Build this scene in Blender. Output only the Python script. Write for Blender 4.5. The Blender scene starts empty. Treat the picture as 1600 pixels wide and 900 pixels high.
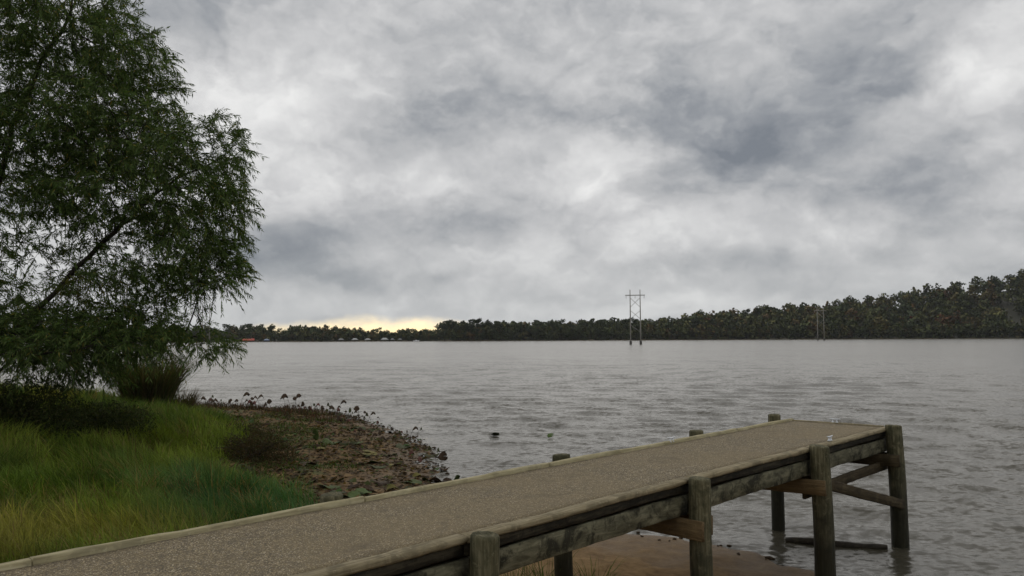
import bpy, bmesh, math, random
import numpy as np
from mathutils import Matrix, Vector

random.seed(7)
RNG = np.random.default_rng(11)
SC = bpy.context.scene
COL = SC.collection
R = math.radians

# ------------------------------------------------------------------ camera
cam_data = bpy.data.cameras.new('camera')
cam_data.lens = 28.0
cam_data.sensor_width = 36.0
cam_data.clip_start = 0.05
cam_data.clip_end = 6000
cam = bpy.data.objects.new('camera', cam_data)
COL.objects.link(cam)
cam.location = (0, 0, 2.9)
cam.rotation_euler = (Matrix.Rotation(R(90) + math.atan(77.5 / 1244.4), 4, 'X') @ Matrix.Rotation(R(-0.3), 4, 'Z')).to_euler()
SC.camera = cam

# ------------------------------------------------------------------ node helper
class NT:
    def __init__(self, tree):
        self.t = tree
        tree.nodes.clear()
    def n(self, typ, ins=None, **props):
        nd = self.t.nodes.new(typ)
        for k, v in props.items():
            setattr(nd, k, v)
        for k, v in (ins or {}).items():
            s = nd.inputs[k]
            if isinstance(v, bpy.types.NodeSocket):
                self.t.links.new(v, s)
            else:
                s.default_value = v
        return nd
    def math(self, op, a, b=0.0, c=0.0, clamp=False):
        return self.n('ShaderNodeMath', {0: a, 1: b, 2: c}, operation=op, use_clamp=clamp).outputs[0]
    def vmath(self, op, a, b=None, scale=None):
        ins = {0: a}
        if b is not None: ins[1] = b
        nd = self.n('ShaderNodeVectorMath', ins, operation=op)
        if scale is not None:
            if isinstance(scale, bpy.types.NodeSocket): self.t.links.new(scale, nd.inputs['Scale'])
            else: nd.inputs['Scale'].default_value = scale
        return nd.outputs['Value'] if op in ('LENGTH', 'DOT_PRODUCT') else nd.outputs[0]
    def noise(self, vec, scale, detail=4.0, rough=0.5, dist=0.0, dim='3D'):
        return self.n('ShaderNodeTexNoise', {'Vector': vec, 'Scale': scale, 'Detail': detail, 'Roughness': rough, 'Distortion': dist}, noise_dimensions=dim).outputs[0]
    def ramp(self, fac, stops):
        nd = self.n('ShaderNodeValToRGB', {0: fac})
        el = nd.color_ramp.elements
        el[0].position, el[0].color = stops[0][0], (*stops[0][1], 1)
        el[1].position, el[1].color = stops[-1][0], (*stops[-1][1], 1)
        for p, c in stops[1:-1]:
            e = el.new(p); e.color = (*c, 1)
        return nd.outputs[0]
    def mix(self, fac, a, b, mode='MIX'):
        nd = self.n('ShaderNodeMix', None, data_type='RGBA', blend_type=mode)
        for key, v in (('Factor', fac), ('A', a), ('B', b)):
            s = [i for i in nd.inputs if i.name == key and i.enabled][0] if key == 'Factor' else [i for i in nd.inputs if i.name == key and i.type == 'RGBA'][0]
            if key == 'Factor': s = nd.inputs[0]
            if isinstance(v, bpy.types.NodeSocket): self.t.links.new(v, s)
            else: s.default_value = v if key == 'Factor' else (*v, 1) if len(v) == 3 else v
        return [o for o in nd.outputs if o.type == 'RGBA'][0]
    def remap(self, v, a, b, c=0.0, d=1.0, smooth=False):
        return self.n('ShaderNodeMapRange', {0: v, 1: a, 2: b, 3: c, 4: d}, interpolation_type='SMOOTHSTEP' if smooth else 'LINEAR').outputs[0]

# ------------------------------------------------------------------ world: overcast sky over a Nishita base
SUN_EL, SUN_AZ = R(9.0), R(-9.3)          # azimuth from +Y (camera forward), positive to the right
world = bpy.data.worlds.new('World')
SC.world = world
world.use_nodes = True
w = NT(world.node_tree)
sky = w.n('ShaderNodeTexSky', None, sky_type='NISHITA', sun_disc=False, sun_elevation=SUN_EL, sun_rotation=SUN_AZ,
          air_density=1.0, dust_density=2.5, ozone_density=1.0, altitude=50)
dirn = w.vmath('NORMALIZE', w.n('ShaderNodeTexCoord').outputs['Generated'])
sep = w.n('ShaderNodeSeparateXYZ', {0: dirn})
hgt = w.math('MAXIMUM', sep.outputs[2], 0.0)
hden = w.math('ADD', hgt, 0.20)
plane = w.n('ShaderNodeCombineXYZ', {0: w.math('DIVIDE', sep.outputs[0], hden), 1: w.math('DIVIDE', sep.outputs[1], hden), 2: 0.0}).outputs[0]
puff = w.vmath('MULTIPLY', dirn, (1.0, 1.0, 1.45))
warp = w.n('ShaderNodeTexNoise', {'Vector': puff, 'Scale': 6.0, 'Detail': 6.0, 'Roughness': 0.58})
warped = w.vmath('ADD', plane, w.vmath('SCALE', w.vmath('SUBTRACT', warp.outputs[1], (0.5, 0.5, 0.5)), scale=0.62))
n_big = w.noise(w.vmath('ADD', warped, (3.7, 1.2, 0.0)), 1.5, 2.0, 0.5)
pm = w.vmath('ADD', w.vmath('SCALE', w.vmath('SUBTRACT', warp.outputs[1], (0.5, 0.5, 0.5)), scale=0.10), w.vmath('ADD', puff, (9.1, 4.4, 2.0)))
n_mid = w.noise(pm, 6.0, 7.0, 0.54, 0.0)
n_up = w.noise(w.vmath('ADD', pm, (0.0, 0.0, 0.030)), 6.0, 5.0, 0.54, 0.0)
lump_p = w.vmath('ADD', puff, w.vmath('SCALE', w.vmath('SUBTRACT', warp.outputs[1], (0.5, 0.5, 0.5)), scale=0.30))
def lump(p): return w.n('ShaderNodeTexVoronoi', {'Vector': p, 'Scale': 8.5, 'Detail': 2.0, 'Roughness': 0.5, 'Randomness': 1.0}, feature='F1', normalize=True).outputs['Distance']
lumps = lump(lump_p)
lump_rel = w.math('SUBTRACT', lump(w.vmath('ADD', lump_p, (0.0, 0.0, 0.022))), lumps)
relief = w.math('SUBTRACT', n_mid, n_up)                       # lit shoulders and shaded undersides of the lumps
n_fine = w.noise(w.vmath('ADD', puff, (1.0, 7.0, 5.0)), 15.0, 7.0, 0.56, 0.0)
dens = w.math('ADD', w.math('MULTIPLY', n_big, 0.55), w.math('MULTIPLY', n_mid, 0.80))
dens = w.math('ADD', dens, w.math('MULTIPLY', n_fine, 0.28))
dens = w.math('MULTIPLY_ADD', relief, 0.5, dens)
dens = w.math('MULTIPLY_ADD', lump_rel, 0.6, dens)
dens = w.math('MULTIPLY_ADD', w.math('SUBTRACT', 0.42, lumps), 0.35, dens)
dens = w.math('SUBTRACT', dens, 0.205)
# the main dark cloud bases and bright rifts of this cloud layer (position, radii on the cloud plane, strength)
CLOUDS = [(0.58,2.15,0.29,0.28,-0.55), (0.68,1.80,0.16,0.26,-0.3), (0.36,1.83,0.12,0.24,-0.22), (-0.07,2.13,0.21,0.28,-0.4),
 (-0.13,1.65,0.30,0.15,-0.16), (-0.90,3.19,0.34,0.34,-0.4), (-0.38,2.91,0.26,0.25,-0.25), (0.00,2.76,0.27,0.19,-0.26),
 (1.13,2.36,0.26,0.34,-0.34), (-0.60,1.55,0.15,0.13,-0.34), (0.87,3.28,0.30,0.20,-0.26), (1.54,2.68,0.20,0.21,-0.25),
 (-0.70,3.63,0.42,0.24,-0.18), (-0.61,1.86,0.20,0.20,0.40), (-0.27,1.94,0.09,0.15,0.32), (-0.69,2.29,0.16,0.22,0.42),
 (0.16,2.40,0.21,0.27,0.22), (0.33,2.29,0.10,0.16,0.3), (0.29,1.78,0.07,0.17,0.26), (1.23,2.87,0.17,0.17,0.28),
 (1.22,2.08,0.09,0.11,0.3), (1.04,1.66,0.14,0.22,0.22)]
for (u, v, ru, rv, amp) in CLOUDS:
    q = w.vmath('MULTIPLY', w.vmath('SUBTRACT', warped, (u, v, 0)), (0.85 / ru, 0.85 / rv, 0))
    e = w.math('EXPONENT', w.math('MULTIPLY', w.vmath('DOT_PRODUCT', q, q), -1.0))
    dens = w.math('MULTIPLY_ADD', e, amp * (0.92 if amp < 0 else 0.62), dens)
cloud = w.ramp(dens, [(0.0, (.20, .222, .255)), (0.26, (.325, .342, .368)), (0.48, (.475, .483, .497)), (0.64, (.585, .588, .597)), (0.98, (.84, .84, .835))])
low = w.remap(sep.outputs[2], 0.0, 0.15, 1.0, 0.0)
cloud = w.mix(w.math('MULTIPLY', low, 0.45), cloud, (.47, .492, .490))
cloud10 = w.vmath('SCALE', cloud, scale=10.0)
# a rift under the cloud deck where the low sun shows through
sundir = (math.sin(SUN_AZ), math.cos(SUN_AZ), 0.0)
toward = w.vmath('DOT_PRODUCT', dirn, sundir)
rift = w.math('ADD', sep.outputs[2], w.math('MULTIPLY', w.math('SUBTRACT', n_fine, 0.5), 0.035))
rift = w.math('ADD', rift, w.math('MULTIPLY', w.math('SUBTRACT', 1.0, toward), 1.0))
rift = w.math('SUBTRACT', rift, w.math('MULTIPLY', w.math('MINIMUM', sep.outputs[2], 0.0), 3.0))
cover = w.remap(rift, 0.004, 0.031, 0.15, 1.0, True)
sky_col = w.vmath('MULTIPLY', sky.outputs[0], (0.27, 0.37, 0.66))
final = w.mix(cover, sky_col, cloud10)
bg = w.n('ShaderNodeBackground', {0: final, 1: 0.10})
w.t.links.new(bg.outputs[0], w.n('ShaderNodeOutputWorld').inputs[0])

# ------------------------------------------------------------------ sun behind the cloud
sd = bpy.data.lights.new('sun', 'SUN')
sd.energy = 0.5
sd.angle = R(90)
sd.color = (1.0, 0.93, 0.82)
sun = bpy.data.objects.new('sun', sd)
COL.objects.link(sun)
sv = Vector((math.sin(SUN_AZ) * math.cos(R(30)), math.cos(SUN_AZ) * math.cos(R(30)), math.sin(R(30))))
sun.rotation_euler = sv.to_track_quat('Z', 'Y').to_euler()

SC.view_settings.view_transform = 'Standard'
SC.view_settings.look = 'None'
SC.view_settings.exposure = 0.0
SC.view_settings.gamma = 1.0
SC.view_settings.use_curve_mapping = False
SC.render.engine = 'CYCLES'
SC.cycles.max_bounces = 6
SC.cycles.diffuse_bounces = 3
SC.cycles.glossy_bounces = 3
SC.cycles.transmission_bounces = 3
SC.cycles.caustics_reflective = False
SC.cycles.caustics_refractive = False

# ------------------------------------------------------------------ generic helpers
def hash2(ix, iy, seed):
    v = np.sin(ix * 127.1 + iy * 311.7 + seed * 74.7) * 43758.5453
    return v - np.floor(v)
def vnoise(x, y, seed=0):
    x = np.asarray(x, float); y = np.asarray(y, float)
    ix, iy = np.floor(x), np.floor(y)
    fx, fy = x - ix, y - iy
    fx = fx * fx * (3 - 2 * fx); fy = fy * fy * (3 - 2 * fy)
    a = hash2(ix, iy, seed); b = hash2(ix + 1, iy, seed); c = hash2(ix, iy + 1, seed); d = hash2(ix + 1, iy + 1, seed)
    return (a * (1 - fx) + b * fx) * (1 - fy) + (c * (1 - fx) + d * fx) * fy
def fbm(x, y, seed=0, octv=4):
    s, a, t = 0, 0.5, 0
    for i in range(octv):
        s = s + a * vnoise(x * 2 ** i, y * 2 ** i, seed + i * 3.3); t += a; a *= .5
    return s / t
def sstep(a, b, x):
    t = np.clip((x - a) / (b - a), 0, 1)
    return t * t * (3 - 2 * t)

def np_mesh(name, V, F, color=None, smooth=False):
    """V (n,3); F (m,k) array or list of arrays with k = 3 or 4"""
    me = bpy.data.meshes.new(name)
    V = np.asarray(V, np.float32)
    Fs = F if isinstance(F, list) else [F]
    Fs = [np.asarray(f, np.int32) for f in Fs if len(f)]
    me.vertices.add(len(V)); me.vertices.foreach_set('co', V.ravel())
    nl = sum(f.size for f in Fs); nf = sum(len(f) for f in Fs)
    me.loops.add(nl); me.loops.foreach_set('vertex_index', np.concatenate([f.ravel() for f in Fs]))
    me.polygons.add(nf)
    starts, off = [], 0
    for f in Fs:
        starts.append(off + np.arange(len(f)) * f.shape[1]); off += f.size
    me.polygons.foreach_set('loop_start', np.concatenate(starts).astype(np.int32))
    if smooth: me.polygons.foreach_set('use_smooth', np.ones(nf, bool))
    me.update(calc_edges=True)
    if color is not None:
        at = me.attributes.new('tint', 'FLOAT_COLOR', 'POINT')
        c = np.ones((len(V), 4), np.float32); c[:, :3] = color
        at.data.foreach_set('color', c.ravel())
    return me
def link(name, me, mat=None, parent=None, loc=None, rot=None):
    o = bpy.data.objects.new(name, me)
    COL.objects.link(o)
    if mat is not None and me is not None and not me.materials: me.materials.append(mat)
    if parent is not None: o.parent = parent
    if loc is not None: o.location = loc
    if rot is not None: o.rotation_euler = rot
    return o
def tag(o, label=None, cat=None, group=None, kind=None):
    if label: o['label'] = label
    if cat: o['category'] = cat
    if group: o['group'] = group
    if kind: o['kind'] = kind
    return o
def thing(name, label, cat, loc=(0, 0, 0), rz=0.0, group=None):
    o = bpy.data.objects.new(name, None)
    o.empty_display_size = .2
    COL.objects.link(o)
    o.location = loc; o.rotation_euler = (0, 0, rz)
    return tag(o, label, cat, group)
def copy_tree(root, loc, rz=0.0, sc=None):
    def cp(o, par):
        c = o.copy(); COL.objects.link(c); c.parent = par
        for ch in o.children: cp(ch, c)
        return c
    r = cp(root, None); r.location = loc; r.rotation_euler = (0, 0, rz)
    if sc is not None: r.scale = sc
    return r

class MB:
    """collects pieces with numpy and builds one mesh"""
    def __init__(self): self.V, self.Q, self.T, self.C, self.n = [], [], [], [], 0
    def add(self, V, Q=None, T=None, col=None):
        V = np.asarray(V, float)
        self.V.append(V)
        if Q is not None and len(Q): self.Q.append(np.asarray(Q, int) + self.n)
        if T is not None and len(T): self.T.append(np.asarray(T, int) + self.n)
        c = np.ones((len(V), 3))
        if col is not None: c[:] = col
        self.C.append(c); self.n += len(V)
    def tube(self, P, r, sides=6, cap=True, col=None):
        P = np.asarray(P, float); n = len(P)
        r = np.full(n, r) if np.isscalar(r) else np.asarray(r, float)
        T = np.gradient(P, axis=0); T /= np.linalg.norm(T, axis=1)[:, None] + 1e-9
        ref = np.array([0, 0, 1.0]) if abs(T[0][2]) < .9 else np.array([1.0, 0, 0])
        A = np.cross(T, ref); A /= np.linalg.norm(A, axis=1)[:, None] + 1e-9
        B = np.cross(T, A)
        a = np.arange(sides) * 2 * math.pi / sides
        V = P[:, None] + r[:, None, None] * (A[:, None] * np.cos(a)[None, :, None] + B[:, None] * np.sin(a)[None, :, None])
        V = V.reshape(-1, 3)
        i = np.arange(n - 1)[:, None] * sides; k = np.arange(sides)[None]; k2 = (k + 1) % sides
        Q = np.stack([i + k, i + sides + k, i + sides + k2, i + k2], -1).reshape(-1, 4)
        T3 = []
        if cap:
            V = np.vstack([V, P[0], P[-1]]); c0, c1 = len(V) - 2, len(V) - 1
            for j in range(sides):
                T3.append((c0, j, (j + 1) % sides)); T3.append((c1, (n - 1) * sides + (j + 1) % sides, (n - 1) * sides + j))
        self.add(V, Q, T3, col)
    def box(self, lo, hi, M=None, col=None):
        x0, y0, z0 = lo; x1, y1, z1 = hi
        V = np.array([[x, y, z] for z in (z0, z1) for y in (y0, y1) for x in (x0, x1)], float)
        if M is not None: V = V @ np.asarray(M.to_3x3()).T + np.asarray(M.translation)
        self.add(V, [(0, 2, 3, 1), (4, 5, 7, 6), (0, 1, 5, 4), (1, 3, 7, 5), (3, 2, 6, 7), (2, 0, 4, 6)], None, col)
    def mesh(self, name, smooth=False, tint=False):
        F = []
        if self.Q: F.append(np.vstack(self.Q))
        if self.T: F.append(np.vstack(self.T))
        return np_mesh(name, np.vstack(self.V), F, np.vstack(self.C) if tint else None, smooth)

def plank_mesh(name, L, W, H, bev=.008, jit=.003, seg=.12, seed=0):
    """board along local X, centred, rounded section with worn uneven edges"""
    n = max(3, int(L / seg) + 1)
    xs = np.linspace(-L / 2, L / 2, n)
    w2, h2 = W / 2, H / 2
    sec = np.array([(-w2 + bev, -h2), (w2 - bev, -h2), (w2, -h2 + bev), (w2, h2 - bev), (w2 - bev, h2), (-w2 + bev, h2), (-w2, h2 - bev), (-w2, -h2 + bev)])
    rs = np.random.default_rng(seed)
    k = len(sec)
    V = np.zeros((n, k, 3))
    V[:, :, 0] = xs[:, None]
    V[:, :, 1] = sec[None, :, 0]; V[:, :, 2] = sec[None, :, 1]
    V[:, :, 1:] += rs.normal(0, jit * .6, (n, k, 2))
    ph = rs.uniform(0, 6.28, 4)
    V[:, :, 2] += (jit * 1.2 * np.sin(xs * 1.7 + ph[0]) + jit * .8 * np.sin(xs * 4.1 + ph[1]))[:, None]
    V[:, :, 1] += (jit * 1.2 * np.sin(xs * 1.3 + ph[2]))[:, None]
    V[0, :, 0] += rs.normal(0, jit, k); V[-1, :, 0] += rs.normal(0, jit, k)
    V = V.reshape(-1, 3)
    i = np.arange(n - 1)[:, None] * k; j = np.arange(k)[None]; j2 = (j + 1) % k
    Q = np.stack([i + j, i + k + j, i + k + j2, i + j2], -1).reshape(-1, 4)
    V = np.vstack([V, [[-L / 2, 0, 0], [L / 2, 0, 0]]])
    a, b = len(V) - 2, len(V) - 1
    T = [(a, m, (m + 1) % k) for m in range(k)] + [(b, (n - 1) * k + (m + 1) % k, (n - 1) * k + m) for m in range(k)]
    return np_mesh(name, V, [Q, np.array(T)])
def board(name, A, B, W, H, mat, parent, up=(0, 0, 1), **kw):
    """a board from A to B (centre line); W across, H along up"""
    A, B = Vector(A), Vector(B)
    x = (B - A).normalized(); u = Vector(up)
    y = u.cross(x).normalized(); z = x.cross(y)
    M = Matrix((x, y, z)).transposed().to_4x4(); M.translation = (A + B) / 2
    o = link(name, plank_mesh(name, (B - A).length, W, H, **kw), mat, parent)
    o.matrix_local = M
    return o

# ------------------------------------------------------------------ materials
def material(name):
    m = bpy.data.materials.new(name); m.use_nodes = True
    t = NT(m.node_tree)
    out = t.n('ShaderNodeOutputMaterial')
    return m, t, out
def principled(t, out, col, rough=0.8, bump=None, bump_d=0.01, bump_s=0.6, **kw):
    ins = {'Base Color': col if isinstance(col, bpy.types.NodeSocket) else (*col, 1), 'Roughness': rough}
    ins.update(kw)
    p = t.n('ShaderNodeBsdfPrincipled', ins)
    if bump is not None:
        b = t.n('ShaderNodeBump', {'Height': bump, 'Distance': bump_d, 'Strength': bump_s})
        t.t.links.new(b.outputs[0], p.inputs['Normal'])
    t.t.links.new(p.outputs[0], out.inputs[0])
    return p
def simple(name, col, rough=.7, var=.25, scale=3.0, **kw):
    m, t, out = material(name)
    co = t.n('ShaderNodeTexCoord').outputs['Object']
    nz = t.noise(co, scale, 5, .6)
    c = t.mix(nz, tuple(x * (1 - var) for x in col), tuple(min(1, x * (1 + var)) for x in col))
    principled(t, out, c, rough, nz, .01, .3, **kw)
    return m
def wood(name, base, dark, light, stretch=(1.2, 14, 14), blot=.5, blot_col=None, rough=.85, wet_z=None, scale=3.0):
    m, t, out = material(name)
    tc = t.n('ShaderNodeTexCoord')
    rnd = t.n('ShaderNodeObjectInfo').outputs['Random']
    co = t.vmath('ADD', tc.outputs['Object'], t.vmath('SCALE', t.n('ShaderNodeCombineXYZ', {0: rnd, 1: rnd, 2: rnd}).outputs[0], scale=37.0))
    g = t.noise(t.vmath('MULTIPLY', co, stretch), scale, 6, .62, .4)
    c = t.ramp(g, [(.28, dark), (.5, base), (.74, light)])
    c = t.mix(t.remap(rnd, 0, 1, 0, .25), c, tuple(x * .6 for x in base))
    b1 = t.noise(co, 5.5, 7, .66, .6)
    bm = t.remap(b1, .47, .62, 0, blot, True)
    c = t.mix(bm, c, blot_col or tuple(x * .35 for x in dark))
    b2 = t.noise(t.vmath('ADD', co, (4, 9, 2)), 16, 5, .7, .3)
    c = t.mix(t.remap(b2, .56, .72, 0, .6, True), c, light)
    h = t.math('ADD', g, t.math('MULTIPLY', b1, .8))
    ro = rough
    if wet_z is not None:
        z = t.n('ShaderNodeSeparateXYZ', {0: t.n('ShaderNodeNewGeometry').outputs['Position']}).outputs[2]
        zz = t.math('ADD', z, t.math('MULTIPLY', t.math('SUBTRACT', t.noise(co, 9, 4, .6), .5), .5))
        wet = t.remap(zz, wet_z[0], wet_z[1], 1, 0, True)
        c = t.mix(t.math('MULTIPLY', wet, .85), c, (.012, .012, .008))
        ro = t.remap(wet, 0, 1, rough, .45)
    principled(t, out, c, ro, h, .012, .8, **{'Specular IOR Level': .2})
    return m
M = {}
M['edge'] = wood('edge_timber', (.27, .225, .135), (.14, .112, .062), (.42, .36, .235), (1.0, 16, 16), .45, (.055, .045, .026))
M['fascia'] = wood('dark_fascia', (.030, .026, .017), (.013, .011, .008), (.085, .072, .046), (1.2, 10, 10), .5)  # near-black board filling the band between edge cap and stringer
M['far_edge'] = wood('pale_edge_timber', (.40, .35, .205), (.23, .195, .105), (.56, .50, .33), (1.0, 16, 16), .3, (.09, .09, .06))
M['stringer'] = wood('stringer_timber', (.120, .112, .070), (.045, .042, .026), (.25, .235, .155), (1.4, 7, 7), .9, (.020, .019, .012))
M['post'] = wood('post_timber', (.110, .100, .056), (.045, .042, .024), (.25, .225, .14), (13, 13, 1.0), .6, (.030, .033, .016), wet_z=(.35, 1.35))
M['beam'] = wood('new_beam_timber', (.135, .092, .044), (.075, .05, .024), (.23, .16, .08), (1.2, 14, 14), .25, (.08, .05, .025))
M['brace'] = wood('old_beam_timber', (.062, .046, .024), (.028, .021, .012), (.115, .09, .05), (1.2, 14, 14), .4)
M['galv'] = simple('galvanised_metal', (.62, .64, .66), .4, .15, 30, Metallic=.35)
M['log'] = wood('waterlogged_wood', (.035, .028, .018), (.014, .012, .009), (.08, .065, .045), (1.2, 14, 14), .4, rough=.5)

def mat_aggregate():
    m, t, out = material('exposed_aggregate')
    co = t.n('ShaderNodeTexCoord').outputs['Object']
    v1 = t.n('ShaderNodeTexVoronoi', {'Vector': co, 'Scale': 112.0, 'Randomness': 1.0})
    v2 = t.n('ShaderNodeTexVoronoi', {'Vector': co, 'Scale': 26.0, 'Randomness': 1.0})
    sc = t.n('ShaderNodeSeparateColor', {0: v1.outputs['Color']})
    stone = t.ramp(sc.outputs[0], [(0, (.085, .062, .031)), (.35, (.245, .187, .093)), (.65, (.385, .303, .160)), (.88, (.49, .40, .25)), (1, (.72, .63, .46))])
    s2 = t.n('ShaderNodeSeparateColor', {0: v2.outputs['Color']})
    c = t.mix(t.remap(s2.outputs[1], .55, 1, 0, .5), stone, (.13, .105, .072))
    gap = t.remap(v1.outputs['Distance'], .30, .62, 0, .75, True)
    c = t.mix(gap, c, (.055, .045, .032))
    big = t.noise(co, .9, 6, .62)
    c = t.mix(t.remap(big, .42, .62, 0, .45, True), c, (.21, .16, .082))
    big2 = t.noise(t.vmath('ADD', co, (5, 3, 1)), 2.6, 6, .68, .5)
    c = t.mix(t.remap(big2, .54, .70, 0, .55, True), c, (.105, .08, .045))
    crack = t.n('ShaderNodeTexVoronoi', {'Vector': t.vmath('ADD', co, t.vmath('SCALE', t.n('ShaderNodeTexNoise', {'Vector': co, 'Scale': 3.0, 'Detail': 5.0}).outputs[1], scale=.7)), 'Scale': .38}, feature='DISTANCE_TO_EDGE')
    ck = t.remap(crack.outputs['Distance'], 0.0, .006, 1, 0)
    c = t.mix(t.math('MULTIPLY', ck, .35), c, (.05, .04, .025))
    hgt = t.math('SUBTRACT', t.math('SUBTRACT', 1.0, v1.outputs['Distance']), t.math('MULTIPLY', ck, .4))
    principled(t, out, c, .9, hgt, .006, .9)
    return m
M['aggregate'] = mat_aggregate()

def mat_ground():
    m, t, out = material('bank_soil')
    co = t.n('ShaderNodeNewGeometry').outputs['Position']
    z = t.n('ShaderNodeSeparateXYZ', {0: co}).outputs[2]
    n1 = t.noise(co, .8, 6, .62, .4)
    n2 = t.noise(co, 5.0, 7, .68, .5)
    n3 = t.noise(t.vmath('ADD', co, (3, 8, 1)), 22, 5, .65)
    sand = t.ramp(n2, [(.30, (.115, .066, .024)), (.5, (.205, .125, .050)), (.68, (.27, .175, .078))])
    mud = t.ramp(n2, [(.34, (.052, .030, .012)), (.5, (.150, .090, .034)), (.68, (.26, .165, .068))])
    at = t.n('ShaderNodeAttribute', None, attribute_name='tint')
    sp = t.n('ShaderNodeSeparateColor', {0: at.outputs['Color']})
    c = t.mix(sp.outputs[0], sand, mud)                                # red: muddy shore
    veg = t.ramp(n3, [(.3, (.030, .036, .010)), (.6, (.065, .080, .022)), (.75, (.13, .115, .045))])
    alg = t.math('MULTIPLY', t.remap(n1, .48, .62, 0, .75, True), sp.outputs[2])
    c = t.mix(alg, c, (.055, .075, .022))
    c = t.mix(sp.outputs[1], c, veg)                                   # green: turf
    damp = t.remap(t.math('ADD', z, t.math('MULTIPLY', t.math('SUBTRACT', n1, .5), .12)), .0, .16, 1, 0, True)
    c = t.mix(t.math('MULTIPLY', damp, .45), c, (.05, .032, .015))
    c = t.mix(t.remap(n3, .60, .74, 0, .55, True), c, (.025, .018, .012))
    ro = t.remap(damp, 0, 1, .95, .6)
    hh = t.math('ADD', n2, t.math('MULTIPLY', n3, .5))
    principled(t, out, c, ro, hh, .05, .8, **{'Specular IOR Level': .25})
    return m
M['ground'] = mat_ground()

def mat_water():
    m, t, out = material('lake_water')
    geo = t.n('ShaderNodeNewGeometry')
    co = geo.outputs['Position']
    gust = t.noise(t.vmath('MULTIPLY', co, (.012, .05, 1)), 1.0, 4, .55)
    silt = t.noise(t.vmath('MULTIPLY', co, (.03, .10, 1)), 1.0, 5, .6)
    c = t.mix(silt, (.046, .042, .030), (.068, .062, .043))
    foam_m = t.math('MULTIPLY', t.remap(t.noise(t.vmath('MULTIPLY', co, (.9, 2.6, 1)), 3.2, 6, .72, .8), .70, .76, 0, 1, True), t.remap(gust, .52, .66, 0, .7, True))
    c = t.mix(foam_m, c, (.45, .44, .42))
    # wind ripples too fine for the mesh, as slopes
    w1 = t.n('ShaderNodeTexNoise', {'Vector': t.vmath('MULTIPLY', co, (.8, 1.15, 1)), 'Scale': 1.5, 'Detail': 4.0, 'Roughness': .62, 'Distortion': .4}).outputs[1]
    w2 = t.n('ShaderNodeTexNoise', {'Vector': t.vmath('MULTIPLY', co, (1.1, 1.5, 1)), 'Scale': 5.0, 'Detail': 4.0, 'Roughness': .55}).outputs[1]
    k = t.remap(gust, .35, .65, .75, 1.25)
    s1 = t.vmath('MULTIPLY', t.vmath('SUBTRACT', w1, (.5, .5, .5)), (.26, .40, 0))
    s2 = t.vmath('MULTIPLY', t.vmath('SUBTRACT', w2, (.5, .5, .5)), (.72, .98, 0))
    nn = t.vmath('NORMALIZE', t.vmath('ADD', geo.outputs['Normal'], t.vmath('SCALE', t.vmath('ADD', s1, s2), scale=k)))
    p = principled(t, out, c, .22, IOR=1.205)
    t.t.links.new(nn, p.inputs['Normal'])
    return m
M['water'] = mat_water()

def mat_leaf(name, trans=.25, rough=.7, gain=1.0):
    m, t, out = material(name)
    at = t.n('ShaderNodeAttribute', None, attribute_name='tint').outputs['Color']
    col = t.mix(1.0, at, (gain, gain, gain), 'MULTIPLY')
    p = t.n('ShaderNodeBsdfPrincipled', {'Base Color': col, 'Roughness': rough, 'Specular IOR Level': .12})
    tr = t.n('ShaderNodeBsdfTranslucent', {0: t.mix(1.0, col, (1.1, 1.25, .5), 'MULTIPLY')})
    mx = t.n('ShaderNodeMixShader', {0: trans, 1: p.outputs[0], 2: tr.outputs[0]})
    t.t.links.new(mx.outputs[0], out.inputs[0])
    return m
M['leaf'] = mat_leaf('willow_leaf', .3)
M['grass'] = mat_leaf('grass_blade', .3)
M['farleaf'] = mat_leaf('far_foliage', .1, .8)
M['bark'] = wood('willow_bark', (.035, .029, .022), (.014, .012, .010), (.075, .063, .048), (10, 10, 1.5), .4)
M['stalk'] = simple('withered_stalk', (.055, .035, .025), .8, .4, 6)
M['clod'] = simple('dark_mud_clod', (.050, .033, .018), .9, .5, 9, **{'Specular IOR Level': .15})

# ------------------------------------------------------------------ terrain: near bank
SHORE = np.array([(60,-40),(15,-6),(9,0),(6,4.2),(4.9,7.4),(3.85,9.9),(3.05,11.2),(1.95,11.95),(1.3,12.15),(.2,13.3),(-1.62,16.36),(-1.95,19.05),
 (-2.4,21.8),(-3.75,25.1),(-5.85,29.4),(-7.81,32.55),(-10.85,33.91),(-15.47,36.51),(-22,40),(-40,50),(-80,70),(-400,190)], float)
LAND = np.vstack([SHORE, [(-400, -400), (60, -400)]])
def shore_dist(x, y):
    x = np.asarray(x, float); y = np.asarray(y, float)
    dm = np.full(x.shape, 1e9)
    for a, b in zip(SHORE[:-1], SHORE[1:]):
        e = b - a; L = e @ e
        t = np.clip(((x - a[0]) * e[0] + (y - a[1]) * e[1]) / L, 0, 1)
        dm = np.minimum(dm, np.hypot(x - a[0] - t * e[0], y - a[1] - t * e[1]))
    ins = np.zeros(x.shape, bool)
    for a, b in zip(LAND, np.roll(LAND, -1, 0)):
        c = (a[1] > y) != (b[1] > y)
        xi = (b[0] - a[0]) * (y - a[1]) / (b[1] - a[1] + 1e-12) + a[0]
        ins ^= c & (x < xi)
    return np.where(ins, dm, -dm)
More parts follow.
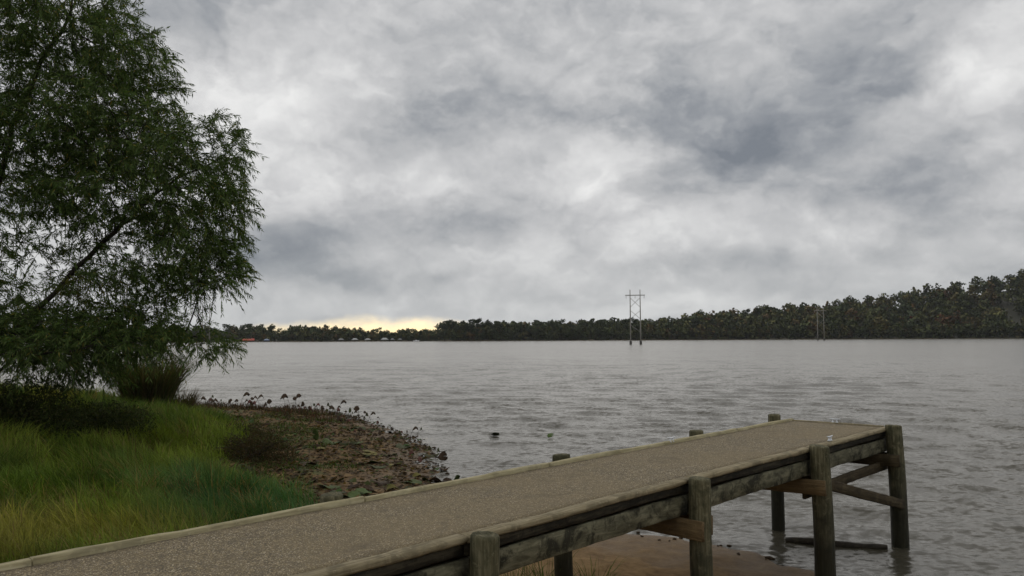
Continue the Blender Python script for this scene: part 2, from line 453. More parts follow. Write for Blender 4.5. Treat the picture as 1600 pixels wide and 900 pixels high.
def ground_z(x, y, s=None):
    if s is None: s = shore_dist(x, y)
    s = s - .12 * np.clip(1 - np.abs(s) / 3, 0, 1) + (fbm(np.asarray(x) * .8, np.asarray(y) * .8, 5) - .5) * .6 * np.clip(1 - s / 12, 0, 1)
    h = np.where(s > 0, .065 * np.minimum(s, 4) + .95 * sstep(3.5, 11, s), np.maximum(.11 * s, -2.5))
    h = h + (fbm(np.asarray(x) * .45, np.asarray(y) * .45, 8) - .5) * .35 * sstep(4, 9, s)
    near = np.clip(1 - np.abs(s - 2) / 5, 0, 1)
    h = h + (fbm(np.asarray(x) * 2.2, np.asarray(y) * 2.2, 3) - .5) * .10 * near + (fbm(np.asarray(x) * 7, np.asarray(y) * 7, 4, 2) - .5) * .035 * near
    return h
def axis(lo, d0, d1, hi, step):
    mid = np.arange(d0, d1, step)
    k = np.cumsum(step * 1.25 ** np.arange(1, 60))
    a = d0 - k; a = a[a > lo][::-1]; b = d1 + k; b = b[b < hi]
    return np.concatenate([[lo], a, mid, b, [hi]])
xs = axis(-400, -18, 7, 60, .135); ys = axis(-400, 3, 37, 190, .135)
gx, gy = np.meshgrid(xs, ys)
gs = shore_dist(gx, gy)
gz = ground_z(gx, gy, gs)
wob = (fbm(gx * .5, gy * .5, 21) - .5) * 2.4
mudm = sstep(6.8, 4.0, gx * .733 * 0 + gs) * sstep(-7.4, -9.4, gx * .733 - gy * .68 + wob * .5)
gth = 4.5 - 1.35 * sstep(19, 12.5, gy)
turf = sstep(gth - .3, gth + .9, gs + wob * .6)
# beach side of the pier (towards the camera) stays bare sand further up
side = gx * .733 - gy * .68
turf = np.where((side > -5.2) | ((side > -7.4) & (gx * .68 + gy * .733 > 4.6)), sstep(6.0, 8.0, gs + wob), turf)
tint = np.stack([mudm, turf, mudm * sstep(1.0, 2.6, gs)], -1).reshape(-1, 3)
nx, ny = len(xs), len(ys)
idx = np.arange(nx * ny).reshape(ny, nx)
Q = np.stack([idx[:-1, :-1], idx[:-1, 1:], idx[1:, 1:], idx[1:, :-1]], -1).reshape(-1, 4)
ground = link('ground', np_mesh('ground', np.stack([gx, gy, gz], -1).reshape(-1, 3), Q, tint, True), M['ground'])
tag(ground, kind='structure')

# ------------------------------------------------------------------ lake
def lake():
    NR = 660
    r = np.exp(np.linspace(math.log(9.0), math.log(1700), NR))
    a = np.concatenate([np.linspace(R(-84), R(-40), 50)[:-1], np.linspace(R(-40), R(40), 380), np.linspace(R(40), R(84), 50)[1:]]); NC = len(a)
    rr, aa = np.meshgrid(r, a, indexing='ij')
    X, Y = rr * np.sin(aa), -5 + rr * np.cos(aa)
    Z = np.zeros_like(X)
    sp = rr * .0068
    rs = np.random.default_rng(4)
    lee = .35 + .65 * sstep(8, 30, rr)
    sd = np.clip(-shore_dist(X, Y), 0, 50)
    lee = lee * (.25 + .75 * sstep(.2, 6, sd))
    gustm = .75 + .5 * fbm(X * .05, Y * .11, 31, 3)
    for k in range(58):
        swell = k < 16
        lam = math.exp(rs.uniform(math.log(1.3), math.log(3.4))) if swell else math.exp(rs.uniform(math.log(.34), math.log(1.3)))
        th = R(-100) + rs.normal(0, R(24 if swell else 36))
        kk = 2 * math.pi / lam
        ph = kk * (X * math.cos(th) + Y * math.sin(th)) + rs.uniform(0, 6.28)
        wgt = sstep(2.2, 4.5, lam / sp)
        s = np.sin(ph)
        if swell: Z += .0044 * lam * min(1, (2.4 / lam)) * wgt * (2 * ((s + 1) / 2) ** 1.9 - .85) * gustm * (.45 + .55 * sstep(.2, 5, sd))
        else: Z += .0056 * lam * wgt * s * lee * gustm
    V = np.stack([X, Y, Z], -1).reshape(-1, 3)
    i = np.arange(NR * NC).reshape(NR, NC)
    Q = np.stack([i[:-1, :-1], i[1:, :-1], i[1:, 1:], i[:-1, 1:]], -1).reshape(-1, 4)[:, ::-1]
    return np_mesh('lake', V, Q, None, True)
lk = tag(link('lake', lake(), M['water']), kind='structure')

# ------------------------------------------------------------------ pier
dv = np.array([.68, .733]); dv /= np.linalg.norm(dv); nv = np.array([dv[1], -dv[0]])
def DP(s, t, z): p = dv * s + nv * t; return (float(p[0]), float(p[1]), z)
ROT = math.atan2(dv[1], dv[0])
pier = thing('pier', 'wooden post pier with gravel-topped deck running out into the lake', 'pier')
def slab():
    L0, L1, t0, t1 = -4.0, 11.95, -5.235, -3.905
    n, k = 130, 12
    u = np.linspace(L0, L1, n); v = np.linspace(t0, t1, k)
    uu, vv = np.meshgrid(u, v, indexing='ij')
    zz = 1.6 + (fbm(uu * 1.1, vv * 1.4, 61) - .5) * .018
    top = np.stack([uu, vv, zz], -1).reshape(-1, 3)
    bot = top.copy(); bot[:, 2] = 1.50
    i = np.arange(n * k).reshape(n, k)
    Q = np.stack([i[:-1, :-1], i[1:, :-1], i[1:, 1:], i[:-1, 1:]], -1).reshape(-1, 4)
    ring = np.concatenate([i[:, 0], i[-1, 1:], i[::-1, -1][1:], i[0, ::-1][1:-1]])
    r2 = np.roll(ring, -1)
    side = np.stack([ring, ring + n * k, r2 + n * k, r2], -1)
    V = np.vstack([top, bot])
    o = link('deck_slab', np_mesh('deck_slab', V, np.vstack([Q, Q[:, ::-1] + n * k, side])), M['aggregate'], pier)
    o.rotation_euler = (0, 0, ROT)
    # local frame: x along s, y along -t
    me = o.data
    co = np.array([v_.co[:] for v_ in me.vertices]); co[:, 1] *= -1
    me.vertices.foreach_set('co', co.astype(np.float32).ravel()); me.flip_normals(); me.update()
slab()
NEAR_S = [-1.7, 1.0, 3.71, 6.45, 9.17, 11.74]
FAR_S = [-1.7, 1.0, 3.70, 6.55, 9.32, 11.66]
sd0 = 0
cuts = [-4.0, -1.62, 1.06, 3.66, 6.50, 9.14, 12.03]
for a, b in zip(cuts[:-1], cuts[1:]):
    sd0 += 1
    dz = random.uniform(-.004, .004)
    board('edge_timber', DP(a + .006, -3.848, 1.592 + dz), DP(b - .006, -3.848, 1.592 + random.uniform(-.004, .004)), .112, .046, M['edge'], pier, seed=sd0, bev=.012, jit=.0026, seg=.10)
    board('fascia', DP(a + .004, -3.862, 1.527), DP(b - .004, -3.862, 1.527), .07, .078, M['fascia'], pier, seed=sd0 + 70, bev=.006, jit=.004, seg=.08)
cuts = [-4.0, -.9, 1.55, 3.92, 6.2, 8.35, 10.2, 12.03]
for a, b in zip(cuts[:-1], cuts[1:]):
    sd0 += 1
    board('edge_board', DP(a + .004, -5.268, 1.575 + random.uniform(-.003, .006)), DP(b - .004, -5.268, 1.577 + random.uniform(-.003, .006)), .052, .118, M['far_edge'], pier, seed=sd0, bev=.008, jit=.003)
board('end_board', DP(11.985, -5.235, 1.565), DP(11.985, -3.91, 1.565), .055, .11, M['edge'], pier, seed=90, bev=.008)
cuts = [-4.0, -1.7, 1.0, 3.71, 6.45, 9.17, 12.0]
for a, b in zip(cuts[:-1], cuts[1:]):
    sd0 += 1
    board('stringer', DP(a + .003, -3.855, 1.378), DP(b - .003, -3.855, 1.378 + random.uniform(-.006, .006)), .05, .172, M['stringer'], pier, seed=sd0, bev=.005)
    board('stringer', DP(a + .003, -5.27, 1.40), DP(b - .003, -5.27, 1.40), .045, .18, M['stringer'], pier, seed=sd0 + 40, bev=.005)
for t in (-4.02, -4.57, -5.1):
    board('joist', DP(-4, t, 1.395), DP(11.9, t, 1.395), .06, .205, M['brace'], pier, seed=int(-t * 100), seg=.5)
board('end_joist', DP(11.97, -5.24, 1.40), DP(11.97, -3.885, 1.40), .05, .18, M['stringer'], pier, seed=91)

def post_mesh(name, r, z0, z1, seed, lean=(0, 0)):
    rs = np.random.default_rng(seed)
    S, N = 20, 26
    zs = np.concatenate([np.linspace(z0, z1 - .03, N - 3), [z1 - .012, z1 - .002, z1]])
    rad = np.full(N, r); rad[-3] = r * .985; rad[-2] = r * .90; rad[-1] = r * .55
    rad[:N - 3] *= 1 + .10 * (1 - (zs[:N - 3] - z0) / (z1 - z0))
    a = np.arange(S) * 2 * math.pi / S
    lump = 1 + .022 * np.sin(a * 2 + rs.uniform(0, 6)) + .016 * np.sin(a * 3 + rs.uniform(0, 6))
    V = np.zeros((N, S, 3))
    rr = rad[:, None] * lump[None] * (1 + rs.normal(0, .008, (N, S)))
    f = (z1 - zs) / (z1 - z0)
    V[:, :, 0] = rr * np.cos(a) + lean[0] * f[:, None] + (.006 * np.sin(zs * 3 + rs.uniform(0, 6)))[:, None]
    V[:, :, 1] = rr * np.sin(a) + lean[1] * f[:, None]
    tilt = rs.uniform(-.05, .05, 2)
    V[:, :, 2] = zs[:, None]
    V[-4:, :, 2] += tilt[0] * np.cos(a) * r + tilt[1] * np.sin(a) * r
    V[-1, :, 2] += rs.normal(0, .004, S)
    V = V.reshape(-1, 3)
    i = np.arange(N - 1)[:, None] * S; k = np.arange(S)[None]; k2 = (k + 1) % S
    Qd = np.stack([i + k, i + k2, i + S + k2, i + S + k], -1).reshape(-1, 4)
    V = np.vstack([V, [[0, 0, z1 - .006]]]); c = len(V) - 1
    T = np.array([(c, (N - 1) * S + j, (N - 1) * S + (j + 1) % S) for j in range(S)])
    me = np_mesh(name, V, [Qd, T], None, True)
    return me
for k, (s, zt, r) in enumerate(zip(NEAR_S, [1.63, 1.63, 1.635, 1.635, 1.645, 1.665], [.095, .095, .094, .099, .108, .110])):
    ln = [0, 0, 0, .03, .10, .22][k]
    p = DP(s, -3.70, 0)
    link('post', post_mesh('post', r, -1.2, zt, 200 + k, (dv[0] * ln, dv[1] * ln)), M['post'], pier, (p[0], p[1], 0))
for k, (s, zt) in enumerate(zip(FAR_S, [1.68, 1.68, 1.675, 1.675, 1.68, 1.715])):
    p = DP(s, -5.385, 0)
    link('post', post_mesh('post', .092, -1.2, zt, 300 + k, (dv[0] * .05, dv[1] * .05)), M['post'], pier, (p[0], p[1], 0))
for k, (sn, sf) in enumerate(zip(NEAR_S, FAR_S)):
    for j, off in enumerate((-.128, .128)):
        new = k in (3, 4)
        drop = .10 if (k == 4 and j == 0) else 0.0
        zc = 1.195 + (-.005 if k == 5 else 0)
        te = -3.60 if j == 0 else (-3.66 if k == 3 else -3.80)
        board('cross_beam', DP(sn + off, te, zc), DP(sf + off, -5.50, zc - drop), (.045), .168 if new else .16, M['beam'] if new else M['brace'], pier, seed=400 + k * 2 + j, bev=.004)
board('girt', DP(9.1, -3.868, 1.09), DP(11.95, -3.868, 1.09), .042, .128, M['brace'], pier, seed=501)
board('brace', DP(9.2, -3.80, 1.22), DP(11.72, -3.60, .60), .042, .128, M['brace'], pier, seed=502)
def cleat(s, t, ang):
    z = 1.622
    m1 = MB()
    L = .165
    m1.tube([(-L / 2, 0, .052), (-L * .3, 0, .045), (0, 0, .043), (L * .3, 0, .045), (L / 2, 0, .052)], [.006, .010, .011, .010, .006], 8)
    o = link('cleat', m1.mesh('cleat', True), M['galv'], pier, DP(s, t, z), (0, 0, ROT + ang))
    for sx in (-.03, .03):
        m2 = MB(); m2.tube([(sx, 0, -.006), (sx, 0, .004), (sx, 0, .010), (sx, 0, .042)], [.020, .020, .010, .009], 8)
        link('foot', m2.mesh('foot'), M['galv'], o)
cleat(11.985, -4.60, R(90)); cleat(9.88, -3.86, 0); cleat(8.52, -5.262, 0)
for s in NEAR_S[2:]:
    for dz in (1.34, 1.42):
        m = MB(); m.tube([(0, 0, 0), (0.012, 0, 0)], .014, 8)
        # bolt heads on the stringer beside each post
        link('bolt', m.mesh('bolt'), M['brace'], pier, DP(s + .19, -3.832, dz), (0, 0, ROT - R(90)))

# log floating under the pier head
m = MB()
q = np.linspace(0, 1, 14)
P = np.stack([3.86 + q * 1.25, 11.50 - q * .42, .012 + .012 * np.sin(q * 7)], -1)
m.tube(P, .030 + .022 * np.sin(q * 2.6 + .4) + .004 * np.sin(q * 23), 9)
tag(link('driftwood_log', m.mesh('driftwood_log', True), M['log']), 'dark waterlogged pole floating between the two outermost pier posts', 'log')

# ------------------------------------------------------------------ grass bank (uncountable)
def blades(N, xy, h, w, lean_dir, lean, col, curl=.5, seed=0):
    rs = np.random.default_rng(seed)
    x, y = xy
    z = ground_z(x, y) - .02
    a = rs.uniform(0, 2 * math.pi, N)
    px, py = np.cos(a) * w / 2, np.sin(a) * w / 2
    lx, ly = np.cos(lean_dir) * lean * h, np.sin(lean_dir) * lean * h
    V = np.zeros((N, 7, 3))
    for k, (f, ww) in enumerate(((0, 1.0), (.4, .85), (.75, .55))):
        g = f ** 1.8
        cx, cy, cz = x + lx * g, y + ly * g, z + h * (f - .25 * lean * g)
        V[:, 2 * k] = np.stack([cx - px * ww, cy - py * ww, cz], -1)
        V[:, 2 * k + 1] = np.stack([cx + px * ww, cy + py * ww, cz], -1)
    V[:, 6] = np.stack([x + lx, y + ly, z + h * (1 - .32 * lean)], -1)
    b = np.arange(N)[:, None] * 7
    Qs = np.vstack([b + [[0, 1, 3, 2]], b + [[2, 3, 5, 4]]])
    Ts = b + [[4, 5, 6]]
    C = np.repeat(col[:, None, :], 7, 1)
    return V.reshape(-1, 3), Qs, Ts, C.reshape(-1, 3)
def grass_field():
    rs = np.random.default_rng(17)
    N = 560000
    r = np.sqrt(rs.uniform(3.5 ** 2, 30 ** 2, N)) ** 1.0
    r = 3.5 + (26) * rs.uniform(0, 1, N) ** 1.5
    a = rs.uniform(R(-37), R(5), N)
    x, y = r * np.sin(a), r * np.cos(a)
    s = shore_dist(x, y)
    t = x * nv[0] + y * nv[1]
    wob = (fbm(x * .5, y * .5, 21) - .5) * 2.4
    gth = 4.5 - 1.35 * sstep(19, 12.5, y)
    al = x * dv[0] + y * dv[1]
    dens = sstep(gth - .15, gth + .6, s + wob * .6) * (t < -5.42) * ~((al > 4.6) & (t > -7.4))
    clump = fbm(x * 2.4, y * 2.4, 41, 3)
    dens = dens * (.22 + .78 * sstep(.36, .56, clump))
    keep = rs.uniform(0, 1, N) < dens * .50
    x, y, s, clump = x[keep], y[keep], s[keep], clump[keep]
    n = len(x)
    D = np.hypot(x, y)
    tall = fbm(x * .35, y * .35, 44, 3)
    h = (.16 + .42 * tall + .42 * (clump - .4)) * rs.uniform(.55, 1.35, n)
    h = h * (.6 + .4 * sstep(gth[keep], gth[keep] + 1.6, s)) * 1.08
    sedge = sstep(6.6, 4.4, s) * sstep(15.5, 12.5, y)
    h = h * (1 + .55 * sedge)
    h = np.clip(h, .08, .75)
    wdt = (.0050 + .00052 * D) * rs.uniform(.7, 1.4, n)
    ld = R(175) + (fbm(x * 1.1, y * 1.1, 51, 3) - .5) * 9 + rs.normal(0, .7, n)
    lean = np.clip(rs.normal(.6, .28, n), .05, 1.4)
    pal = np.array([(.084, .130, .020), (.155, .198, .028), (.27, .24, .045), (.040, .106, .040), (.20, .145, .055)])
    pn = fbm(x * .55, y * .55, 71, 4); pn2 = fbm(x * .4, y * .4, 81, 4); pn3 = fbm(x * 1.3, y * 1.3, 91, 3)
    w1 = sstep(.40, .60, pn); 
    col = pal[0] * (1 - w1)[:, None] + pal[1] * w1[:, None]
    yl = sstep(.48, .66, pn2 + .05 * (8 - D) / 5)[:, None] * .8
    col = col * (1 - yl) + pal[2] * yl
    blue = sedge[:, None] * .85            # lush blue-green sedge nearest the mud
    col = col * (1 - blue) + pal[3] * blue
    br = (rs.uniform(0, 1, n) < .05 + .25 * sstep(.58, .72, pn3))[:, None]
    col = np.where(br, pal[4], col)
    col = 1.03 * col * (rs.uniform(.5, 1.35, n) * (.7 + .75 * vnoise(x * 1.9, y * 1.9, 99)))[:, None]
    V, Qs, Ts, C = blades(n, (x, y), h, wdt, ld, lean, col, seed=5)
    return np_mesh('grass', V, [Qs, Ts], C), n
gm, ng = grass_field()
tag(link('long_grass', gm, M['grass']), 'long wind-bent green grass covering the bank left of the pier', 'grass', kind='stuff')

# ------------------------------------------------------------------ tufts, shrubs and reed clump
def tuft(name, label, cat, loc, n, hgt, spread, cols, wd=.006, seed=0, group=None, droop=.6):
    rs = np.random.default_rng(seed)
    a = rs.uniform(0, 6.28, n); rr = spread * .5 * np.sqrt(rs.uniform(0, 1, n))
    x, y = rr * np.cos(a), rr * np.sin(a)
    h = hgt * rs.uniform(.45, 1.05, n)
    ld = a + rs.normal(0, .5, n); lean = np.clip(rs.normal(droop, .25, n), .05, 1.5) * spread / hgt
    w = wd * rs.uniform(.6, 1.4, n)
    b = rs.uniform(0, 6.28, n)
    V = np.zeros((n, 7, 3))
    for k, (f, ww) in enumerate(((0, 1.0), (.4, .85), (.75, .55))):
        g = f ** 1.7
        cx, cy, cz = x + np.cos(ld) * lean * h * g, y + np.sin(ld) * lean * h * g, h * (f - .22 * lean * g) - .03
        V[:, 2 * k] = np.stack([cx - np.cos(b) * w * ww, cy - np.sin(b) * w * ww, cz], -1)
        V[:, 2 * k + 1] = np.stack([cx + np.cos(b) * w * ww, cy + np.sin(b) * w * ww, cz], -1)
    V[:, 6] = np.stack([x + np.cos(ld) * lean * h, y + np.sin(ld) * lean * h, h * (1 - .3 * lean) - .03], -1)
    bb = np.arange(n)[:, None] * 7
    cols = np.array(cols); c = cols[rs.integers(0, len(cols), n)] * rs.uniform(.6, 1.3, n)[:, None]
    me = np_mesh(name, V.reshape(-1, 3), [np.vstack([bb + [[0, 1, 3, 2]], bb + [[2, 3, 5, 4]]]), bb + [[4, 5, 6]]], np.repeat(c[:, None], 7, 1).reshape(-1, 3))
    z = float(ground_z(np.array([loc[0]]), np.array([loc[1]]))[0])
    o = link(name, me, M['grass'], None, (loc[0], loc[1], z))
    return tag(o, label, cat, group)
green = [(.06, .10, .025), (.09, .12, .03), (.10, .085, .04)]
tuft('grass_tuft', 'sprig of green grass on the sand just right of the nearest pier post', 'grass tuft', (.02, 8.7), 60, .42, .40, green, .004, 1, 'grass sprigs on the sand under the pier')
tuft('grass_tuft', 'tallest grass sprig on the sand, close left of the dark inner post', 'grass tuft', (.36, 8.75), 70, .52, .42, green, .004, 2, 'grass sprigs on the sand under the pier')
tuft('grass_tuft', 'thin spreading grass sprig on the sand, right of the dark inner post', 'grass tuft', (.86, 8.75), 45, .50, .46, green, .004, 3, 'grass sprigs on the sand under the pier')
tuft('reed_clump', 'tall dark reed clump with pinkish seed heads standing at the water edge under the willow', 'reeds', (-11.5, 25.3), 3000, 2.05, 1.3, [(.055, .068, .024), (.08, .085, .03), (.13, .10, .055), (.08, .058, .032)], .011, 4)
tuft('reed_clump', 'low pinkish brown reed tuft at the right foot of the tall dark clump', 'reeds', (-10.9, 26.4), 500, 1.0, .8, [(.12, .08, .055), (.07, .06, .03)], .009, 41)
tuft('goldenrod', 'small yellow-flowered weed in the grass near the left edge', 'weed', (-8.9, 14.6), 90, .62, .5, [(.30, .26, .02), (.10, .13, .025), (.07, .10, .02)], .008, 61)
def shrub(name, label, cat, x, y, rx, ry, rz, n, cols, leaf=.05, seed=0, group=None):
    rs = np.random.default_rng(seed)
    z0 = float(ground_z(np.array([x]), np.array([y]))[0])
    root = thing(name, label, cat, (x, y, z0 - .03), 0, group)
    mb = MB(); tips = []
    for k in range(26):
        a = rs.uniform(0, 6.28); e = rs.uniform(.15, 1.0) ** .7; u = rs.uniform(.55, 1.0)
        tip = np.array([rx * u * math.cos(a) * math.sqrt(1 - (e * .75) ** 2), ry * u * math.sin(a) * math.sqrt(1 - (e * .75) ** 2), rz * u * e])
        q = np.linspace(0, 1, 6)[:, None]
        Pp = tip * q + np.array([0, 0, .18 * rz]) * np.sin(q * 3.14)
        mb.tube(Pp, np.linspace(.012, .003, 6), 5, False); tips.append(Pp)
    link('stem', mb.mesh('stem'), M['bark'], root)
    u = rs.normal(0, 1, (n, 3)); u /= np.linalg.norm(u, axis=1)[:, None]; u[:, 2] = np.abs(u[:, 2])
    rad = rs.uniform(.25, 1.0, n) ** .6
    lump = .75 + .45 * vnoise(u[:, 0] * 2.5 + 5 + u[:, 2] * 2, u[:, 1] * 2.5 + 9, seed)
    P = u * (rad * lump)[:, None] * [rx, ry, rz]
    V, Qd, C = leaf_cards(P, rs, leaf, .34, np.array(cols), .5)
    tag(link('foliage', np_mesh('foliage', V, Qd, C), M['leaf'], root), kind='stuff')
    return root
def leaf_cards(P, rs, L, asp, cols, droop, var=(.6, 1.35), wts=None):
    n = len(P)
    d = rs.normal(0, 1, (n, 3)); d[:, 2] -= droop * 2; d /= np.linalg.norm(d, axis=1)[:, None]
    s = np.cross(d, rs.normal(0, 1, (n, 3))); s /= np.linalg.norm(s, axis=1)[:, None] + 1e-9
    l = L * rs.uniform(.6, 1.3, n)[:, None]; wd = l * asp * .5
    V = np.stack([P, P + d * l * .45 + s * wd, P + d * l, P + d * l * .45 - s * wd], 1)
    c = cols[rs.choice(len(cols), n, p=wts)] * rs.uniform(*var, n)[:, None]
    return V.reshape(-1, 3), np.arange(n * 4).reshape(n, 4), np.repeat(c[:, None], 4, 1).reshape(-1, 3)
DK = [(.028, .040, .012), (.042, .055, .017), (.060, .060, .022)]
shrub('dark_bush', 'low dark green bush under the willow at the left picture edge', 'bush', -10.0, 15.9, 1.5, 1.0, 1.32, 14000, DK, .085, 1, 'dark bushes under the willow')
shrub('dark_bush', 'dark green bush under the willow, second in from the left edge', 'bush', -9.3, 17.6, 1.3, 1.0, .85, 10000, DK, .08, 2, 'dark bushes under the willow')
shrub('dark_bush', 'low dark bush joining the tall reed clump from the left', 'bush', -9.9, 19.4, 1.5, 1.1, .62, 5000, DK, .07, 3, 'dark bushes under the willow')
shrub('brown_bush', 'low rust-brown bush at the border of grass and mud', 'bush', -5.7, 17.8, 1.0, .95, .66, 9000, [(.07, .042, .02), (.05, .035, .017), (.035, .04, .015)], .045, 4)
shrub('brown_bush', 'small brown-green bush behind the rust-brown one, by the withered lotus', 'bush', -7.4, 21.5, 1.3, .9, .42, 4500, [(.06, .042, .02), (.04, .05, .018)], .045, 5)

# ------------------------------------------------------------------ lotus plants, lily pads and litter on the mud
def pad_mesh(name, r, seed, fold=.25):
    rs = np.random.default_rng(seed)
    n, k = 18, 4
    a = np.linspace(.12, 2 * math.pi - .12, n)
    wv = rs.uniform(0, 6.28, 3)
    V = [(0, 0, 0)]
    for j in range(1, k):
        f = j / (k - 1)
        for b in a:
            q = r * f * (1 + .07 * math.sin(3 * b + wv[0]) + .04 * math.sin(7 * b + wv[1]))
            V.append((q * math.cos(b), q * math.sin(b), fold * r * f * f * math.sin(2 * b + wv[2]) + .05 * r * f * math.sin(5 * b + wv[0])))
    T = [(0, i + 1, i + 2) for i in range(n - 1)]
    Qd = []
    for j in range(1, k - 1):
        for i in range(n - 1):
            p = 1 + (j - 1) * n + i
            Qd.append((p, p + n, p + n + 1, p + 1))
    V = np.array(V); V2 = V - [0, 0, .006]
    m_ = len(V)
    T = np.array(T); Qd = np.array(Qd)
    rim = [0] + [1 + (j - 1) * n for j in range(1, k)] + [1 + (k - 2) * n + i for i in range(1, n)] + [1 + (j - 1) * n + n - 1 for j in range(k - 2, 0, -1)]
    rim = np.array(rim); r2 = np.roll(rim, -1)
    sideq = np.stack([rim, rim + m_, r2 + m_, r2], -1)
    return np_mesh(name, np.vstack([V, V2]), [np.vstack([Qd, Qd[:, ::-1] + m_, sideq]), np.vstack([T, T[:, ::-1] + m_])], None, True)
def mat_pad(name, a, b):
    m_, t, out = material(name)
    co = t.n('ShaderNodeTexCoord').outputs['Object']
    rnd = t.n('ShaderNodeObjectInfo').outputs['Random']
    nz = t.noise(t.vmath('ADD', co, t.n('ShaderNodeCombineXYZ', {0: t.math('MULTIPLY', rnd, 30)}).outputs[0]), 9, 5, .65)
    c = t.mix(t.remap(nz, .4, .6), a, b)
    c = t.mix(t.math('MULTIPLY', rnd, .5), c, (.05, .04, .02))
    principled(t, out, c, .8, nz, .01, .4, **{'Specular IOR Level': .25})
    return m_
M['pad_green'] = mat_pad('green_pad', (.055, .105, .025), (.095, .13, .035))
M['pad_olive'] = mat_pad('olive_pad', (.07, .08, .025), (.05, .06, .03))
M['pad_brown'] = mat_pad('brown_pad', (.075, .045, .024), (.035, .022, .014))
M['pad_red'] = mat_pad('red_withered_pad', (.17, .06, .05), (.09, .04, .035))
M['pad_yellow'] = mat_pad('yellow_pad', (.24, .19, .05), (.15, .14, .04))
pads = {k: [pad_mesh('lily_pad', 1.0, 600 + i + 20 * j, .12 + .1 * (i % 3)) for i in range(4)] for j, k in enumerate(('pad_green', 'pad_olive', 'pad_brown', 'pad_yellow'))}
for k, v in pads.items():
    for me in v: me.materials.append(M[k])
def zat(x, y): return float(ground_z(np.array([x]), np.array([y]))[0])
def put_pad(kind, x, y, r, label, group=None, z=None, tilt=.25, cat='lily pad', sx=1.0):
    me = random.choice(pads[kind])
    o = link('lily_pad', me, None, None, (x, y, (max(zat(x, y), 0.0) + .03 if z is None else z)))
    o.rotation_euler = (random.uniform(-tilt, tilt), random.uniform(-tilt, tilt), random.uniform(0, 6.28)); o.scale = (r * sx, r, r)
    tag(o, label, cat, group)
    return o
# two lumps of pad adrift on the open water, and the ones at the water's edge
o = put_pad('pad_olive', -.56, 23.9, .16, 'curled olive lily pad adrift on the water, the larger and left of two', z=.035, tilt=.1); o.rotation_euler.x = .4
o = put_pad('pad_green', 1.10, 23.5, .10, 'small round green lily pad adrift on the water, right of the larger one', z=.05); o.rotation_euler.x = .6
o = put_pad('pad_green', -1.2, 16.2, .15, 'upright dark green leaf at the mud tip, touching the pier edge in view', z=.05, tilt=.1); o.rotation_euler.x = .55
o = put_pad('pad_brown', -1.55, 16.1, .12, 'dark brown folded leaf left of the upright green leaf at the mud tip', z=.06, tilt=.1); o.rotation_euler.x = .6
o = put_pad('pad_brown', -1.62, 18.7, .11, 'tall black curled leaf standing in the shallows at the mud edge', z=.16, tilt=.1); o.rotation_euler.x = 1.35
o = put_pad('pad_yellow', -3.55, 19.4, .30, 'largest pale yellow-green pad lying flat on the mud', tilt=.08)
PADS = [('pad_green', -3.4, 14.96, .20, 'round green pad on the mud, topmost of the four nearest the sedge and pier'), ('pad_green', -2.82, 13.98, .19, 'green pad on the mud nearest the pier edge'),
 ('pad_olive', -3.09, 14.1, .17, 'dull olive pad on the mud beside the blue-green sedge'), ('pad_green', -2.68, 14.38, .16, 'small green pad right of the pads nearest the pier'),
 ('pad_green', -1.98, 15.95, .18, 'green pad close to the right tip of the mud'), ('pad_green', -3.24, 18.27, .19, 'bright green pad just left below the largest yellow-green pad'),
 ('pad_yellow', -2.63, 17.96, .15, 'small yellow pad right below the largest yellow-green pad'), ('pad_yellow', -4.77, 19.79, .15, 'small yellow pad left of the middle of the mud'),
 ('pad_olive', -2.02, 19.8, .22, 'olive pad at the right mud edge beside the shallows'), ('pad_olive', -2.96, 17.61, .20, 'olive pad below the group around the largest pad'),
 ('pad_green', -4.72, 21.11, .26, 'broad green pad right of the rust-brown bush'), ('pad_green', -4.13, 21.09, .22, 'green pad in the upper middle of the mud'),
 ('pad_olive', -2.87, 21.04, .21, 'olive pad near the right mud edge above the black curled leaf'), ('pad_olive', -4.79, 24.93, .24, 'dull olive pad near the far end of the mud'),
 ('pad_brown', -4.44, 17.39, .20, 'withered brown pad right below the rust-brown bush'), ('pad_brown', -2.52, 15.75, .19, 'withered brown pad in the lower middle of the mud')]
for kind, x, y, r, lab in PADS: put_pad(kind, x, y, r, lab, 'larger lily pads stranded on the mud', tilt=.16)
o = put_pad('pad_green', -5.3, 21.6, .17, 'upright green and yellow leaf standing beside the rust-brown bush', tilt=.1); o.rotation_euler.x = 1.15; o.scale.x = .09; o.location.z += .12
rs = np.random.default_rng(77)
def small_pads():
    mb = MB(); cc = np.array([(.065, .115, .028), (.075, .085, .028), (.070, .042, .022), (.17, .15, .045)])
    cnt = 0
    src = [np.array([v.co[:] for v in me.vertices]) for me in pads['pad_green']]
    fq = [np.array([p.vertices[:] for p in pads['pad_green'][0].polygons if p.loop_total == 4]), np.array([p.vertices[:] for p in pads['pad_green'][0].polygons if p.loop_total == 3])]
    while cnt < 260:
        x, y = rs.uniform(-9.5, -.8), rs.uniform(11.5, 32)
        s_ = float(shore_dist(np.array([x]), np.array([y]))[0])
        if not (-.4 < s_ < 5.4) or x * nv[0] + y * nv[1] > -5.6: continue
        r = rs.uniform(.05, .14); an = rs.uniform(0, 6.28); ca, sa = math.cos(an), math.sin(an)
        tx, ty = rs.normal(0, .18, 2)
        v = src[cnt % 4] * [r, r * rs.uniform(.6, 1), r]
        v[:, 2] += v[:, 0] * tx + v[:, 1] * ty
        v = v @ np.array([[ca, sa, 0], [-sa, ca, 0], [0, 0, 1]]) + [x, y, max(zat(x, y), 0) + .03]
        mb.add(v, fq[0], fq[1], cc[rs.choice(4, p=[.34, .26, .34, .06])] * rs.uniform(.6, 1.2))
        cnt += 1
    return mb.mesh('small_pads', True, True)
